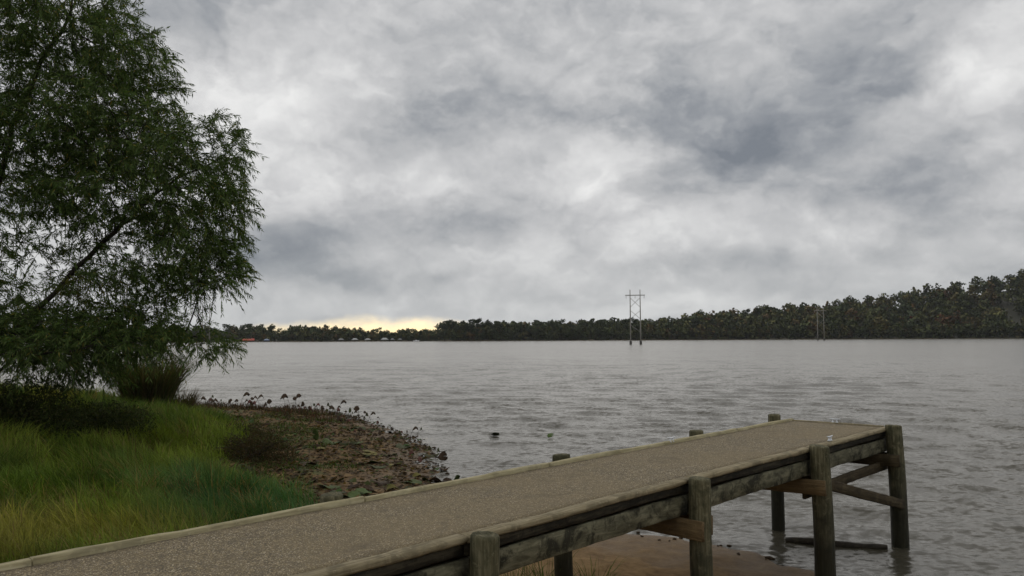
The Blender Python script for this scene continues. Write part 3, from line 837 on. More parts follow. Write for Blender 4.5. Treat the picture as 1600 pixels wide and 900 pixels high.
tag(link('small_pads', small_pads(), M['grass']), 'scatter of small green and brown pads carpeting the mud', 'lily pads', kind='stuff')
# withered lotus: bent stalk with a collapsed leaf hanging from it
def lotus(name, seed, kind):
    rs_ = np.random.default_rng(seed)
    root = bpy.data.objects.new(name, None); COL.objects.link(root)
    h = rs_.uniform(.38, .8); bend = rs_.uniform(.08, .3)
    q = np.linspace(0, 1, 7)
    mb = MB(); P = np.stack([bend * q ** 2, .04 * np.sin(q * 4 + seed), h * q - .05], -1)
    mb.tube(P, np.linspace(.009, .006, 7), 5)
    link('stalk', mb.mesh('stalk'), M['stalk'], root)
    n = 12; R0 = rs_.uniform(.11, .19); tip = P[-1]
    V = [tip]; a = np.arange(n) * 2 * math.pi / n
    fl = rs_.uniform(.25, .8)
    for f in (.5, 1.0):
        for i, b in enumerate(a):
            rad = R0 * f * (1 + .25 * math.sin(3 * b + seed)) * fl
            V.append(tip + np.array([rad * math.cos(b), rad * math.sin(b) * .7, -R0 * 1.5 * f * f * (1.05 - fl * .6) + R0 * .3 * math.sin(2 * b + seed) * f]))
    T = [(0, 1 + i, 1 + (i + 1) % n) for i in range(n)]
    Qd = [(1 + i, 1 + n + i, 1 + n + (i + 1) % n, 1 + (i + 1) % n) for i in range(n)]
    link('leaf', np_mesh('leaf', np.array(V), [np.array(Qd), np.array(T)], None, True), M[kind], root)
    return root
LK = ['pad_brown', 'pad_brown', 'pad_red', 'pad_olive', 'pad_brown']
protos = [lotus('withered_lotus', 700 + i, LK[i]) for i in range(5)]
spots = []
for i in range(64):                                               # dense fringe between the reeds and the mud tip
    f = rs.uniform(0, 1) ** .8
    x = -14.2 + 9.4 * f; 
    k = np.interp(x, SHORE[::-1, 0][SHORE[::-1, 0] < -1], SHORE[::-1, 1][SHORE[::-1, 0] < -1])
    spots.append((x, k - rs.uniform(-.5, 3.2) * rs.uniform(.2, 1)))
for i in range(34):
    f = rs.uniform(0, 1)
    y = 17 + 14 * f
    k = np.interp(y, SHORE[9:17, 1], SHORE[9:17, 0])
    spots.append((k + rs.uniform(-1.6, .7), y))
used = [False] * 5
for i, (x, y) in enumerate(spots):
    pi = int(rs.integers(0, 5)) if i > 4 else i
    sc = rs.uniform(.3, .95) if i < 64 else rs.uniform(.3, .65)
    zz = max(zat(x, y), -.12)
    if not used[pi]: o = protos[pi]; used[pi] = True
    else: o = copy_tree(protos[pi], (0, 0, 0))
    o.location = (x, y, zz); o.rotation_euler = (0, 0, rs.uniform(0, 6.28)); o.scale = (sc, sc, sc)
    far = i < 64
    cw = {'pad_brown': 'brown', 'pad_red': 'reddish', 'pad_olive': 'olive'}[LK[pi]]
    if far: zone = 'right beside the reed clump' if x < -11.3 else 'midway along the far shoreline' if x < -8 else 'at the right end of the far shoreline'
    else: zone = 'on the upper mud edge' if y > 25 else 'in the shallows at the mid mud edge' if y > 20.5 else 'at the mud tip near the pier'
    tag(o, f'withered {cw} lotus stalk with hanging leaf {zone}', 'lotus', f'withered {cw} lotus {zone}')
def weeds():
    rs_ = np.random.default_rng(8)
    n = 16000
    x = rs_.uniform(-16, -4.5, n); y = rs_.uniform(26, 38, n)
    s_ = shore_dist(x, y)
    k = (s_ > -.25) & (s_ < 2.6) & (rs_.uniform(0, 1, n) < sstep(.35, .6, fbm(x * 1.5, y * 1.5, 3, 3)) * sstep(-5, -8, x))
    x, y = x[k], y[k]; m_ = len(x)
    h = rs_.uniform(.08, .34, m_)
    cols = np.array([(.075, .045, .028), (.045, .03, .02), (.13, .055, .04), (.05, .055, .02)])
    col = cols[rs_.choice(4, m_, p=[.35, .3, .15, .2])] * rs_.uniform(.6, 1.3, m_)[:, None]
    V, Qs, Ts, C = blades(m_, (x, y), h, rs_.uniform(.01, .035, m_), rs_.uniform(0, 6.28, m_), rs_.uniform(.1, .9, m_), col, seed=6)
    return np_mesh('waterside_weeds', V, [Qs, Ts], C)
tag(link('waterside_weeds', weeds(), M['grass']), 'low brown and reddish weeds fringing the far shoreline', 'weeds', kind='stuff')
# clods and shredded leaf litter: uncountable
def clods():
    mb = MB(); rs_ = np.random.default_rng(5)
    ico = bmesh.new(); bmesh.ops.create_icosphere(ico, subdivisions=1, radius=1)
    bv = np.array([v.co[:] for v in ico.verts]); bf = np.array([[v.index for v in f.verts] for f in ico.faces]); ico.free()
    n = 0
    X = rs_.uniform(-12, 3.4, 9000); Y = rs_.uniform(8.5, 34, 9000)
    S = shore_dist(X, Y); Tt = X * nv[0] + Y * nv[1]
    cl = fbm(X * 1.2, Y * 1.2, 15, 3)
    for x, y, s, t, c in zip(X, Y, S, Tt, cl):
        if not (-.35 < s < 5.0): continue
        if t > -8.0 and (s > .45 or rs_.uniform() > .3): continue
        if rs_.uniform() > sstep(.36, .6, c) * (1.0 if s < 1.2 else .5): continue
        r = rs_.uniform(.010, .034) * (1.3 if s < .6 else 1)
        v = bv * rs_.uniform(.6, 1.3, (len(bv), 1)) * [r * rs_.uniform(.8, 2.2), r, r * rs_.uniform(.25, .6)]
        an = rs_.uniform(0, 6.28); ca, sa = math.cos(an), math.sin(an)
        v = v @ np.array([[ca, sa, 0], [-sa, ca, 0], [0, 0, 1]]) + [x, y, max(zat(x, y), 0) + r * .15]
        mb.add(v, None, bf)
        n += 1
    return mb.mesh('mud_clods')
tag(link('mud_clods', clods(), M['clod']), 'dark clods and rotted stalks strewn over the wet mud', 'debris', kind='stuff')
def litter():
    rs_ = np.random.default_rng(6)
    n = 60000
    x = rs_.uniform(-12, 1.5, n); y = rs_.uniform(9, 34, n)
    s = shore_dist(x, y); t = x * nv[0] + y * nv[1]
    k = (s > -.1) & (s < 6) & (t < -8.0) & (rs_.uniform(0, 1, n) < .3 + .7 * sstep(.4, .6, fbm(x, y, 19, 3)))
    x, y = x[k], y[k]
    P = np.stack([x, y, np.maximum(ground_z(x, y), 0) + .015], -1)
    m_ = len(P)
    a = rs_.uniform(0, 6.28, m_); d = np.stack([np.cos(a), np.sin(a), rs_.normal(0, .22, m_)], -1)
    sd_ = np.stack([-np.sin(a), np.cos(a), rs_.normal(0, .35, m_)], -1)
    l = rs_.uniform(.04, .17, m_)[:, None]; wd = l * rs_.uniform(.15, .4, m_)[:, None]
    V = np.stack([P, P + d * l * .5 + sd_ * wd, P + d * l, P + d * l * .5 - sd_ * wd], 1).reshape(-1, 3)
    cols = np.array([(.15, .09, .04), (.085, .052, .024), (.045, .029, .014), (.075, .09, .024), (.21, .14, .065)])
    c = cols[rs_.choice(5, m_, p=[.22, .32, .30, .12, .04])] * rs_.uniform(.6, 1.3, m_)[:, None]
    return np_mesh('leaf_litter', V, np.arange(m_ * 4).reshape(m_, 4), np.repeat(c[:, None], 4, 1).reshape(-1, 3))
def low_plants():
    rs_ = np.random.default_rng(12)
    n = 42000
    x = rs_.uniform(-9, -1.2, n); y = rs_.uniform(13, 31, n)
    s_ = shore_dist(x, y); t_ = x * nv[0] + y * nv[1]
    pn = fbm(x * .8, y * .8, 27, 3)
    k = (s_ > .7) & (s_ < 5.5) & (t_ < -7.5) & (rs_.uniform(0, 1, n) < sstep(.46, .62, pn + .06 * (s_ - 2.5)))
    x, y = x[k], y[k]; m_ = len(x)
    cols = np.array([(.07, .11, .025), (.05, .075, .02), (.10, .12, .035), (.08, .055, .028)])
    col = cols[rs_.choice(4, m_, p=[.35, .3, .15, .2])] * rs_.uniform(.6, 1.3, m_)[:, None]
    V, Qs, Ts, C = blades(m_, (x, y), rs_.uniform(.04, .15, m_), rs_.uniform(.012, .035, m_), rs_.uniform(0, 6.28, m_), rs_.uniform(.3, 1.5, m_), col, seed=9)
    return np_mesh('low_plants', V, [Qs, Ts], C)
tag(link('low_plants', low_plants(), M['grass']), 'patches of low green plants growing over the mud', 'ground cover', kind='stuff')
tag(link('leaf_litter', litter(), M['grass']), 'shredded brown leaf litter lying on the muddy shore', 'litter', kind='stuff')

# ------------------------------------------------------------------ willow
def willow():
    rs_ = np.random.default_rng(23)
    D0 = 16.5; k = D0 / 1244.4
    def W(px, py, y=D0): return np.array([(px - 800) * k * y / D0, y, 2.9 + (529 - py) * k * y / D0])
    # foliage masses: centre in the crown plane, radii (m), depth radius, relative number of shoots
    blobs = [((-.0, 0, 0),)]
    mass = []
    def add(px, py, rx, ry, rd, cnt, y=D0): mass.append((W(px, py, y), np.array([rx * k, rd, ry * k]), cnt))
    add(95, 30, 95, 110, 2.6, 720); add(30, -90, 130, 90, 2.8, 330); add(190, 95, 56, 66, 1.8, 280)
    add(180, 210, 100, 80, 2.4, 800); add(278, 272, 78, 70, 2.0, 620); add(340, 228, 34, 48, 1.1, 190); add(346, 300, 30, 58, 1.2, 190)
    add(308, 375, 62, 54, 1.7, 420); add(328, 428, 44, 30, 1.2, 230); add(180, 320, 120, 50, 2.2, 480)
    add(50, 200, 90, 90, 2.6, 330); add(20, 290, 90, 40, 2.4, 80); add(-90, 240, 110, 190, 3.0, 260); add(-60, 30, 100, 120, 2.8, 240)
    add(110, 525, 160, 40, 2.2, 1150); add(20, 545, 100, 26, 1.0, 420, 15); add(130, 540, 100, 26, .9, 420, 15.3); add(215, 528, 60, 22, .8, 130, 15.5); add(20, 515, 100, 50, 2.2, 620); add(225, 510, 70, 36, 1.6, 380); add(325, 535, 38, 24, 1.0, 130); add(-80, 480, 100, 70, 2.6, 160)
    add(200, 440, 80, 40, 1.8, 80); add(60, 400, 80, 50, 2.0, 45); add(270, 440, 60, 45, 1.5, 110); add(140, 572, 60, 24, 1.2, 80, 17)
    A = []
    for c, r, n in mass:
        n = int(n * 1.25)
        u = rs_.normal(0, 1, (n, 3)); u /= np.linalg.norm(u, axis=1)[:, None]
        A.append(c + u * r * (rs_.uniform(.05, 1, n) ** .45)[:, None])
    A = np.vstack(A)
    ax, az_ = 800 + (A[:, 0]) / A[:, 1] * 1244.4, 529 - (A[:, 2] - 2.9) / A[:, 1] * 1244.4
    A = A[~((ax > 308) & (ax < 352) & (az_ > 462) & (az_ < 524))]          # the open gap under the outer bough
    base = np.array([-11.75, 17.0, zat(-11.75, 17.0) - .1])
    limbs = [
        [base, (-11.3, 17.0, 2.1), W(20, 520), W(60, 482), W(105, 430), W(150, 385), W(200, 335), W(255, 288)],
        [base, (-11.8, 17.3, 2.6), W(-30, 420, 17), W(-15, 300, 17), W(10, 190, 17), W(55, 80, 17), W(95, 10, 17)],
        [base, (-12.1, 16.6, 2.3), W(-60, 400, 16), W(-90, 250, 16), W(-80, 100, 16)],
        [base, (-11.7, 16.4, 2.2), W(-50, 555, 15.5), W(45, 553, 15.2), W(120, 545, 15.2)],
        [base, (-11.2, 17.4, 2.2), W(40, 545, 17.6), W(150, 530, 17.8), W(240, 520, 17.6), W(310, 525, 17)],
    ]
    P, par, fixed_r = [base], [-1], []
    step = .22
    for li, L in enumerate(limbs):
        prev = 0
        for a, b in zip(L[:-1], L[1:]):
            a, b = np.asarray(a, float), np.asarray(b, float)
            m_ = max(1, int(np.linalg.norm(b - a) / step))
            for j in range(1, m_ + 1):
                P.append(a + (b - a) * j / m_ + rs_.normal(0, .018, 3)); par.append(prev); prev = len(P) - 1
    n_limb = len(P)
    P = list(P)
    near_d = np.full(len(A), 1e9); near_i = np.zeros(len(A), int); alive = np.ones(len(A), bool)
    new0 = 0
    for it in range(260):
        NP = np.array(P[new0:])
        if len(NP):
            for c0 in range(0, len(NP), 400):
                d = np.linalg.norm(A[:, None] - NP[None, c0:c0 + 400], axis=2)
                j = d.argmin(1); dm = d[np.arange(len(A)), j]
                up = dm < near_d
                near_d[up] = dm[up]; near_i[up] = j[up] + new0 + c0
        alive &= near_d > .28
        if not alive.any(): break
        new0 = len(P)
        ids = near_i[alive]; vec = A[alive] - np.array(P)[ids]
        vec /= np.linalg.norm(vec, axis=1)[:, None] + 1e-9
        acc = {}
        for i_, v in zip(ids, vec): acc.setdefault(i_, []).append(v)
        grew = 0
        for i_, vs in acc.items():
            g = np.mean(vs, 0)
            if par[i_] >= 0: 
                pd = P[i_] - P[par[i_]]; g = g + .45 * pd / (np.linalg.norm(pd) + 1e-9)
            g = g + rs_.normal(0, .18, 3) + np.array([0, 0, .05])
            g /= np.linalg.norm(g) + 1e-9
            q = P[i_] + g * step
            P.append(q); par.append(i_); grew += 1
        if len(P) > 14000: break
    P = np.array(P); par = np.array(par)
    N = len(P)
    E = 2.35
    acc = np.zeros(N); ch = np.zeros(N, int)
    for i in range(N - 1, 0, -1):
        if acc[i] == 0: acc[i] = .0045 ** E
        acc[par[i]] += acc[i]; ch[par[i]] += 1
    rad = acc ** (1 / E)
    root = thing('willow_tree', 'large feathery willow leaning over the bank and filling the upper left', 'tree', tuple(base))
    thick, thin = MB(), MB()
    # chains
    kids = [[] for _ in range(N)]
    for i in range(1, N): kids[par[i]].append(i)
    stack = [(0, k_) for k_ in kids[0]]
    while stack:
        a, b = stack.pop()
        chain = [a, b]
        while kids[chain[-1]]:
            ks = sorted(kids[chain[-1]], key=lambda z: -rad[z])
            for o_ in ks[1:]: stack.append((chain[-1], o_))
            chain.append(ks[0])
        pts = P[chain] - base; rr = np.minimum(rad[chain], .17)
        rr[0] = min(rr[0], rr[1] * 1.15)
        big = rr[1] > .045
        (thick if big else thin).tube(pts, rr, 9 if big else (5 if rr[1] > .012 else 3), False)
    link('trunk', thick.mesh('trunk', True), M['bark'], root)
    tag(link('branches', thin.mesh('branches', True), M['bark'], root), kind='stuff')
    # shoots with narrow leaves
    tipn = np.where(rad < .0125)[0]
    tipn = tipn[tipn >= n_limb]
    LP, LD, LS = [], [], []
    tw = MB()
    for i in tipn:
        d0 = P[i] - P[par[i]]; d0 /= np.linalg.norm(d0) + 1e-9
        m_ = 3 if rs_.uniform() < .6 else 2
        if ch[i] == 0: m_ = 5
        for _ in range(m_):
            d = d0 * .7 + rs_.normal(0, .55, 3) + np.array([.12, 0, .05]); d /= np.linalg.norm(d)
            Ls = rs_.uniform(.22, .55); q = np.linspace(0, 1, 6)[:, None]
            pts = P[i] + d * Ls * q + np.array([0, 0, -.34 * Ls]) * q ** 2
            tw.tube(pts[[0, 3, 5]] - base, np.array([.0035, .0025, .0015]), 3, False)
            nl = int(Ls / .0195)
            f = np.linspace(.1, 1, nl); 
            pos = P[i] + d * Ls * f[:, None] + np.array([0, 0, -.34 * Ls]) * (f ** 2)[:, None]
            tg = d + np.array([0, 0, -.68]) * f[:, None]; tg /= np.linalg.norm(tg, axis=1)[:, None]
            sd_ = np.cross(tg, rs_.normal(0, 1, 3)); sd_ /= np.linalg.norm(sd_, axis=1)[:, None]
            sg = np.where(np.arange(nl) % 2, 1, -1)[:, None]
            ld = tg * .8 + sd_ * sg * .75 + np.array([0, 0, -.35]) + rs_.normal(0, .22, (nl, 3))
            ld /= np.linalg.norm(ld, axis=1)[:, None]
            LP.append(pos); LD.append(ld); LS.append(np.full(nl, rs_.uniform(.75, 1.25)))
    tag(link('twigs', tw.mesh('twigs'), M['bark'], root), kind='stuff')
    LP, LD, LS = np.vstack(LP), np.vstack(LD), np.concatenate(LS)
    n = len(LP)
    s = np.cross(LD, rs_.normal(0, 1, (n, 3))); s /= np.linalg.norm(s, axis=1)[:, None] + 1e-9
    l = rs_.uniform(.075, .135, n)[:, None]; wd = l * .10
    B = LP - base
    V = np.stack([B, B + LD * l * .4 + s * wd, B + LD * l + [0, 0, -.012], B + LD * l * .4 - s * wd], 1).reshape(-1, 3)
    pal = np.array([(.050, .084, .022), (.078, .122, .034), (.112, .150, .048), (.17, .15, .036)])
    c = pal[rs_.choice(4, n, p=[.30, .36, .29, .05])] * LS[:, None] * rs_.uniform(.75, 1.25, n)[:, None]
    # a few yellowing sprays low in the crown
    for (q, r_) in ((W(135, 445), .55), (W(280, 545), .35)):
        f = sstep(r_, r_ * .3, np.linalg.norm((LP - q) * [1, .35, 1], axis=1))[:, None] * .7
        c = c * (1 - f) + np.array([.17, .14, .03]) * f
    tag(link('crown', np_mesh('crown', V, np.arange(n * 4).reshape(n, 4), np.repeat(c[:, None], 4, 1).reshape(-1, 3)), M['leaf'], root), kind='stuff')
    print('willow nodes', N, 'leaves', n, 'attractors left', alive.sum())
willow()

# ------------------------------------------------------------------ far shore: land, wood, boathouses, pylons
AZ = np.array([-62, -40, -30, -20.3, -13.5, -9.1, -5.4, -4.8, 2.3, 9.1, 13.5, 23.8, 32.7, 45, 62])
SHD = np.array([900, 900, 900, 890, 770, 745, 722, 720, 717, 713, 735, 736, 757, 800, 900.])
# skyline (metres above the water at the rear of the wood)
TOPH = np.array([26, 22, 20, 18.0, 16.0, 11.5, 11.5, 20.0, 20.0, 22.0, 27.0, 43.5, 69.0, 88, 93.])
DEEP = np.array([120, 110, 100, 90, 80, 80, 80, 90, 90, 110, 150, 210, 240, 260, 260.])
def far_param(azd): return np.interp(azd, AZ, SHD), np.interp(azd, AZ, TOPH), np.interp(azd, AZ, DEEP)
def far_ground(azd, back):
    sh, tp, dp = far_param(azd)
    g = np.maximum(tp - 17.5, .8)
    return .5 + g * sstep(0, 1, np.clip(back / dp, 0, 1)) ** 1.0 * (1) - .8 * sstep(4, 0, back)
def far_land():
    az = np.linspace(-62, 62, 260); bk = np.concatenate([[-12, -3, 0, 3, 8, 15], np.linspace(25, 420, 26)])
    aa, bb = np.meshgrid(az, bk, indexing='ij')
    sh, tp, dp = far_param(aa)
    rr = sh + bb
    z = far_ground(aa, bb) + (fbm(aa * .7, bb * .03, 33) - .5) * 1.2 * sstep(0, 30, bb)
    z = np.where(bb < 0, -.6 + bb * .05, z)
    X, Y = rr * np.sin(np.radians(aa)), rr * np.cos(np.radians(aa))
    i = np.arange(aa.size).reshape(aa.shape)
    Q = np.stack([i[:-1, :-1], i[1:, :-1], i[1:, 1:], i[:-1, 1:]], -1).reshape(-1, 4)
    return np_mesh('far_shore', np.stack([X, Y, z], -1).reshape(-1, 3), Q[:, ::-1], None, True)
m_, t, out = material('far_bank')
co = t.n('ShaderNodeNewGeometry').outputs['Position']
nz = t.noise(co, .05, 6, .65)
c = t.ramp(nz, [(.35, (.05, .055, .025)), (.55, (.13, .10, .05)), (.7, (.22, .165, .09))])
zz_ = t.n('ShaderNodeSeparateXYZ', {0: co}).outputs[2]
c = t.mix(t.remap(t.math('ADD', zz_, t.math('MULTIPLY', nz, 1.5)), 1.4, 2.2, 0, 1), c, (.030, .030, .016))
principled(t, out, c, .9)
M['farbank'] = m_
tag(link('far_shore', far_land(), M['farbank']), kind='structure')

def crown_cards(kind, rs_, n):
    """leaf clumps of one far tree, base at 0; returns points (n,3), radius of the whole"""
    if kind == 'pine':
        H = rs_.uniform(14, 17.5)
        lobes = [(rs_.normal(0, 1.2), rs_.normal(0, 1.2), H * rs_.uniform(.62, .93), rs_.uniform(1.5, 2.6), rs_.uniform(.9, 1.7)) for _ in range(6)]
        lobes.append((0, 0, H * .95, 1.7, 1.3))
    else:
        H = rs_.uniform(11, 16.5)
        lobes = [(rs_.normal(0, 2.0), rs_.normal(0, 2.0), H * rs_.uniform(.12, .85), rs_.uniform(2.2, 3.6), rs_.uniform(1.8, 3.0)) for _ in range(9)]
        lobes.append((0, 0, H * .84, 2.6, 2.1))
    lb = np.array(lobes)
    k = rs_.integers(0, len(lb), n)
    u = rs_.normal(0, 1, (n, 3)); u /= np.linalg.norm(u, axis=1)[:, None]
    q = rs_.uniform(.35, 1, n)[:, None] ** .5
    crown_cards.normals = u
    return lb[k][:, :3] + u * q * np.stack([lb[k][:, 3], lb[k][:, 3], lb[k][:, 4]], -1), H
NRM = []
def tree_mesh(kind, seed, n=170):
    rs_ = np.random.default_rng(seed)
    P, H = crown_cards(kind, rs_, n)
    d = rs_.normal(0, 1, (n, 3)); d /= np.linalg.norm(d, axis=1)[:, None]
    s = np.cross(d, rs_.normal(0, 1, (n, 3))); s /= np.linalg.norm(s, axis=1)[:, None]
    L = rs_.uniform(.7, 1.35, n)[:, None] * (.75 if kind == 'pine' else 1.0)
    V = np.stack([P - d * L, P + s * L * .7, P + d * L, P - s * L * .7], 1).reshape(-1, 3)
    sh = np.repeat(rs_.uniform(.9, 1.1, n), 4)
    NRM.append(np.repeat(crown_cards.normals + [0, 0, .55], 4, 0))
    mb = MB(); mb.tube([(0, 0, -1), (.1, .1, H * .5), (0, .15, H * .9)], [.32, .22, .07], 5, False)
    return V, np.arange(n * 4).reshape(n, 4), sh, mb, H
FT = [tree_mesh('broad', 900 + i) for i in range(7)] + [tree_mesh('pine', 920 + i, 110) for i in range(5)]
PALF = np.array([(.095, .112, .046), (.118, .126, .046), (.078, .098, .048), (.150, .130, .050), (.175, .118, .052), (.180, .092, .048), (.160, .155, .056)])
def forest(name, label, az0, az1, n, pine_p, seed, wts):
    rs_ = np.random.default_rng(seed)
    mb = MB(); tk = MB(); NN = []
    for i in range(n):
        a = rs_.uniform(az0, az1); sh, tp, dp = far_param(a)
        u = rs_.uniform(0, 1) if i > n * .25 else rs_.uniform(0, .05)
        b = 4 + u * (dp - 4)
        pine = rs_.uniform() < pine_p * (.25 + .6 * u)
        ti = rs_.integers(7, 12) if pine else rs_.integers(0, 7)
        V, Qd, shd, trk, H = FT[ti]
        sc = rs_.uniform(.86, 1.12) * (.8 if u < .06 else 1) * (1.22 if a > 12 and not pine else 1)
        if not pine and u < .08: sc *= .8
        sc *= float(np.clip(tp / 17.5, .6, 1))
        r_ = sh + b
        pos = np.array([r_ * math.sin(R(a)), r_ * math.cos(R(a)), float(far_ground(a, b)) - .3])
        an = rs_.uniform(0, 6.28); ca, sa = math.cos(an), math.sin(an)
        Rm = np.array([[ca, sa, 0], [-sa, ca, 0], [0, 0, 1]]) * sc
        col = PALF[2] * rs_.uniform(.65, .95) if pine else PALF[rs_.choice(7, p=wts)] * rs_.uniform(.7, 1.25)
        mb.add(V @ Rm + pos, Qd, None, col[None] * shd[:, None]); NN.append(NRM[ti] @ Rm)
        tv = np.vstack(trk.V)
        tk.add(tv @ Rm + pos, np.vstack(trk.Q))
    me = mb.mesh(name, True, True); NN = np.vstack(NN); NN /= np.linalg.norm(NN, axis=1)[:, None]
    me.normals_split_custom_set_from_vertices(NN.tolist())
    o = tag(link(name, me, M['farleaf']), label, 'wood', kind='stuff')
    tag(link('trunks', tk.mesh('trunks'), M['bark'], o), kind='stuff')
forest('far_wood', 'dark low wood lining the far shore at left behind the boathouses', -46, -7.6, 900, .15, 51, [.3, .24, .25, .12, .05, .0, .04])
forest('far_wood', 'dark wood on the far shore behind the middle pylon', -7.6, 10, 640, .35, 52, [.32, .22, .32, .08, .04, .0, .02])
forest('hillside_wood', 'autumn-tinged wood climbing the hillside on the right far shore', 10, 40, 1050, .22, 53, [.27, .25, .20, .12, .07, .01, .08])
# trees that stand out singly
def single_tree(name, label, azd, back, ti, sc, col, group=None):
    V, Qd, shd, trk, H = FT[ti]
    sh, tp, dp = far_param(azd); r_ = sh + back
    root = thing(name, label, 'tree', (r_ * math.sin(R(azd)), r_ * math.cos(R(azd)), float(far_ground(azd, back)) - .2), azd, group)
    root.scale = (sc, sc, sc)
    link('trunk', trk.mesh('trunk'), M['bark'], root)
    me = np_mesh('crown', V, Qd, np.array(col)[None] * shd[:, None], True)
    me.normals_split_custom_set_from_vertices((NRM[ti] / np.linalg.norm(NRM[ti], axis=1)[:, None]).tolist())
    tag(link('crown', me, M['farleaf'], root), kind='stuff')
def az_of(px): return math.degrees(math.atan((px - 800) / 1244.4))
for i, (px, sc, lab) in enumerate([(694, .98, 'leftmost tall pine of the stand left of centre on the far shore'), (708, 1.1, 'second pine from the left in the tall far-shore stand'),
        (722, 1.16, 'third pine from the left in the tall far-shore stand'), (737, 1.14, 'middle pine of the tall far-shore stand'), (750, 1.2, 'third pine from the right in the tall far-shore stand'),
        (763, 1.2, 'second pine from the right in the tall far-shore stand'), (778, 1.08, 'rightmost pine of the tall far-shore stand')]):
    single_tree('pine_tree', lab, az_of(px), 8 + (i % 3) * 6, 7 + i % 5, sc, (.045, .058, .030), 'tall pines on the far point')
for px, back, ti, sc, col, lab in [(1333, 95, 1, 1.15, (.15, .06, .03), 'rust-red tree on the far hillside right of the distant pylon'), (1425, 105, 2, 1.2, (.13, .07, .03), 'orange-brown tree high on the far hillside'),
        (1425, 60, 4, 1.1, (.15, .05, .028), 'rust-red tree mid-slope on the right hillside'), (1495, 45, 5, 1.3, (.12, .068, .03), 'brown autumn tree low on the right hillside'),
        (1550, 150, 3, 1.2, (.11, .085, .032), 'yellow-brown tree near the hilltop at right'), (1238, 12, 0, 1.0, (.09, .10, .032), 'yellow-green tree on the shore left of the distant pylon'),
        (1310, 14, 6, 1.05, (.085, .10, .034), 'yellow-green tree on the shore right of the distant pylon'), (1115, 10, 2, .85, (.10, .11, .036), 'small yellow-green tree on the shore between the two right pylons')]:
    single_tree('autumn_tree', lab, az_of(px), back, ti, sc, col, 'trees that stand out on the far hillside')

def pylon(label, x, y, rz, H=21.5):
    root = thing('power_pylon', label, 'pylon', (x, y, 0), rz, 'two-pole pylons standing in the lake')
    hs = 1.95
    for sx in (-hs, hs):
        mb = MB(); mb.tube([(sx, 0, -2), (sx, 0, H * .5), (sx, 0, H)], [.27, .23, .16], 10)
        link('pole', mb.mesh('pole', True), M['pole'], root)
        mb = MB(); mb.tube([(sx, 0, -2), (sx, 0, 1.15), (sx, 0, 1.35)], [.52, .52, .42], 10)
        link('footing', mb.mesh('footing'), M['footing'], root)
    mb = MB(); mb.box((-3.8, -.33, H - 2.35), (3.8, -.17, H - 2.05)); mb.box((-3.8, .17, H - 2.35), (3.8, .33, H - 2.05))
    link('crossarm', mb.mesh('crossarm'), M['pole'], root)
    for z0, z1, dirs in ((14.6, 18.3, (1, -1)), (10.0, 13.3, (1, -1)), (4.7, 7.7, (-1,))):
        for d in dirs:
            mb = MB(); mb.tube([(-hs * d, .02 * d, z0), (hs * d, .02 * d, z1)], .085, 6)
            link('brace', mb.mesh('brace'), M['pole'], root)
    for sx in (-3.5, 0, 3.5):
        mb = MB(); mb.tube([(sx, 0, H - 2.35), (sx, 0, H - 2.6), (sx, 0, H - 3.5)], [.05, .09, .07], 6)
        link('insulator', mb.mesh('insulator'), M['pole'], root)
M['pole'] = simple('weathered_pole', (.30, .285, .25), .85, .2, 2)
M['footing'] = simple('pole_footing', (.085, .08, .07), .9, .3, 2)
pylon('tall two-pole wooden pylon standing in the lake right of centre', 48.4, 313, R(-6))
pylon('distant two-pole pylon in front of the wooded hillside at right', 200, 517, R(-20))
pylon('two-pole pylon half hidden behind the willow branches at left', -171, 445, R(14))

M['roof_pale'] = simple('pale_roof', (.34, .35, .34), .6, .15, .5)
M['roof_grey'] = simple('grey_roof', (.17, .175, .17), .6, .15, .5)
M['roof_red'] = simple('red_roof', (.55, .075, .05), .5, .1, .5)
M['roof_blue'] = simple('blue_roof', (.20, .25, .33), .6, .15, .5)
M['timber_dark'] = simple('dark_dock_timber', (.05, .04, .035), .9, .3, 1)
M['tarp_blue'] = simple('blue_cover', (.05, .07, .16), .6, .2, 1)
def boathouse(px, wpx, roof, label, hip=True, hgt=2.9, eave=1.7, tarp=False):
    a = az_of(px); sh = float(np.interp(a, AZ, SHD)) - 16
    wd = wpx / 1244.4 * sh
    root = thing('boathouse', label, 'boathouse', (sh * math.sin(R(a)), sh * math.cos(R(a)), 0), R(-a), 'boathouses on the far shore')
    x, y = wd / 2, 3.6
    mb = MB()
    rx = x * .35 if hip else x
    ry = 0.0
    V = [(-x, -y, eave), (x, -y, eave), (x, y, eave), (-x, y, eave), (-rx, ry, hgt), (rx, ry, hgt)]
    V += [(v[0], v[1], v[2] - .18) for v in V[:4]]
    mb.add(V, [(0, 1, 5, 4), (2, 3, 4, 5), (0, 6, 7, 1), (1, 7, 8, 2), (2, 8, 9, 3), (3, 9, 6, 0), (9, 8, 7, 6)], [(1, 2, 5), (3, 0, 4)])
    link('roof', mb.mesh('roof'), M[roof], root)
    for px_ in (-x + .3, 0, x - .3):
        for py_ in (-y + .3, y - .3):
            mb = MB(); mb.tube([(px_, py_, -1), (px_, py_, eave - .02)], .12, 6)
            link('post', mb.mesh('post'), M['timber_dark'], root)
    mb = MB(); mb.box((-x, -y, .35), (-x + 1.3, y, .5)); mb.box((x - 1.3, -y, .35), (x, y, .5)); mb.box((-x + 1.3, y - 1.4, .35), (x - 1.3, y, .5))
    link('dock', mb.mesh('dock'), M['timber_dark'], root)
    if tarp:
        mb = MB(); mb.box((-x + .6, -y + .2, .55), (x - .6, -y + 2, 1.5))
        link('boat_cover', mb.mesh('boat_cover'), M['tarp_blue'], root)
boathouse(356, 11.5, 'roof_pale', 'pale-roofed boathouse left of the red-roofed one on the far shore')
boathouse(388.5, 17, 'roof_red', 'long boathouse with bright red roof on the far shore', False, 3.3, 1.5)
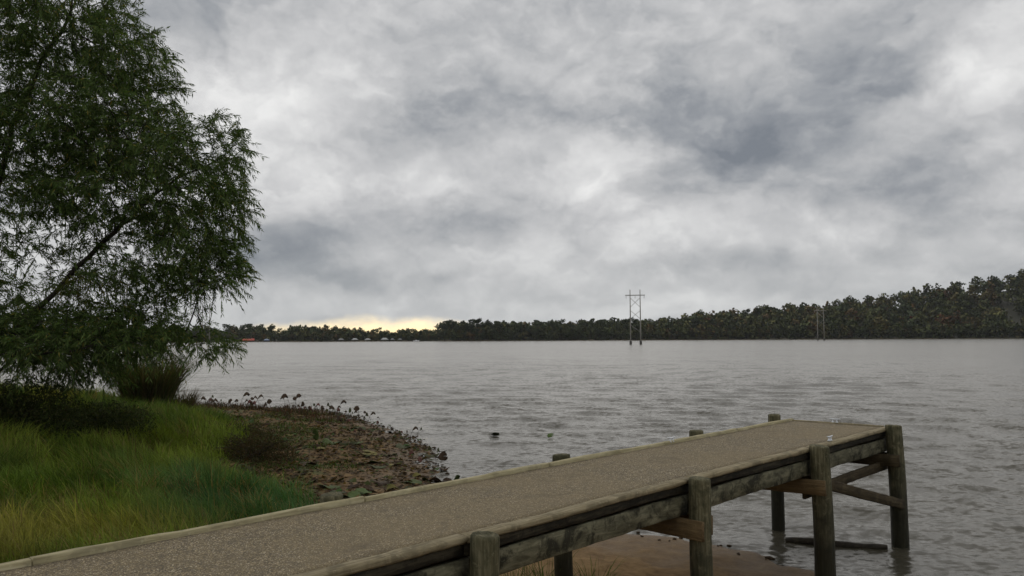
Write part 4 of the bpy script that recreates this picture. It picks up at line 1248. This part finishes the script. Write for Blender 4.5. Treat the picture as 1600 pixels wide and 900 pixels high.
boathouse(417, 9.5, 'roof_blue', 'blue-grey boathouse right of the red-roofed one', True, 2.9, 1.7, True)
boathouse(533, 10, 'roof_grey', 'dim grey boathouse, leftmost of the row below the bright horizon')
boathouse(554.5, 10.5, 'roof_pale', 'pale peaked boathouse, second in the row below the bright horizon', True, 3.1)
boathouse(574.5, 10.5, 'roof_pale', 'pale flat-peaked boathouse, third in the row below the bright horizon', True, 2.8)
boathouse(601, 12.5, 'roof_pale', 'largest pale boathouse below the brightest part of the horizon', True, 3.3)
boathouse(613, 7, 'roof_grey', 'small grey boathouse just right of the largest pale one', True, 2.7)
boathouse(625, 7, 'roof_grey', 'faint grey boathouse, last of the row before the white boat', True, 2.6)
def boat():
    a = az_of(650); sh = 700
    root = thing('motor_boat', 'small white motor boat moored right of the boathouse row', 'boat', (sh * math.sin(R(a)), sh * math.cos(R(a)), 0), R(8))
    st = [(-2.6, .75, .15), (-1.2, 1.0, .05), (.8, .95, .05), (2.2, .45, .25), (3.0, .03, .6)]
    V, Qd = [], []
    for x, w_, k_ in st: V += [(x, -w_, .85 + .06 * x), (x, -w_ * .6, k_ - .2), (x, w_ * .6, k_ - .2), (x, w_, .85 + .06 * x)]
    for i in range(4):
        for j in range(4): Qd.append((i * 4 + j, i * 4 + 4 + j, i * 4 + 4 + (j + 1) % 4, i * 4 + (j + 1) % 4))
    Qd += [(0, 1, 2, 3), (19, 18, 17, 16)]
    mb = MB(); mb.add(V, Qd); link('hull', mb.mesh('hull'), M['white'], root)
    mb = MB(); mb.box((-.5, -.6, .85), (.6, .6, 1.5)); link('windscreen', mb.mesh('windscreen'), M['white'], root)
    mb = MB(); mb.box((-3.0, -.2, .1), (-2.62, .2, 1.15)); link('outboard_motor', mb.mesh('outboard_motor'), M['timber_dark'], root)
M['white'] = simple('white_paint', (.78, .78, .77), .4, .05, 1)
boat()


# ------------------------------------------------------------------ thin air over the lake
hz = MB(); hz.box((-1760, -450, -3.6), (1760, 1760, 112))
mh, th_, oh = material('haze_air')
pv = th_.n('ShaderNodeVolumePrincipled', {'Color': (.94, .97, 1, 1), 'Density': 0.00006})
th_.t.links.new(pv.outputs[0], oh.inputs['Volume'])
tag(link('haze', hz.mesh('haze'), mh), kind='stuff')
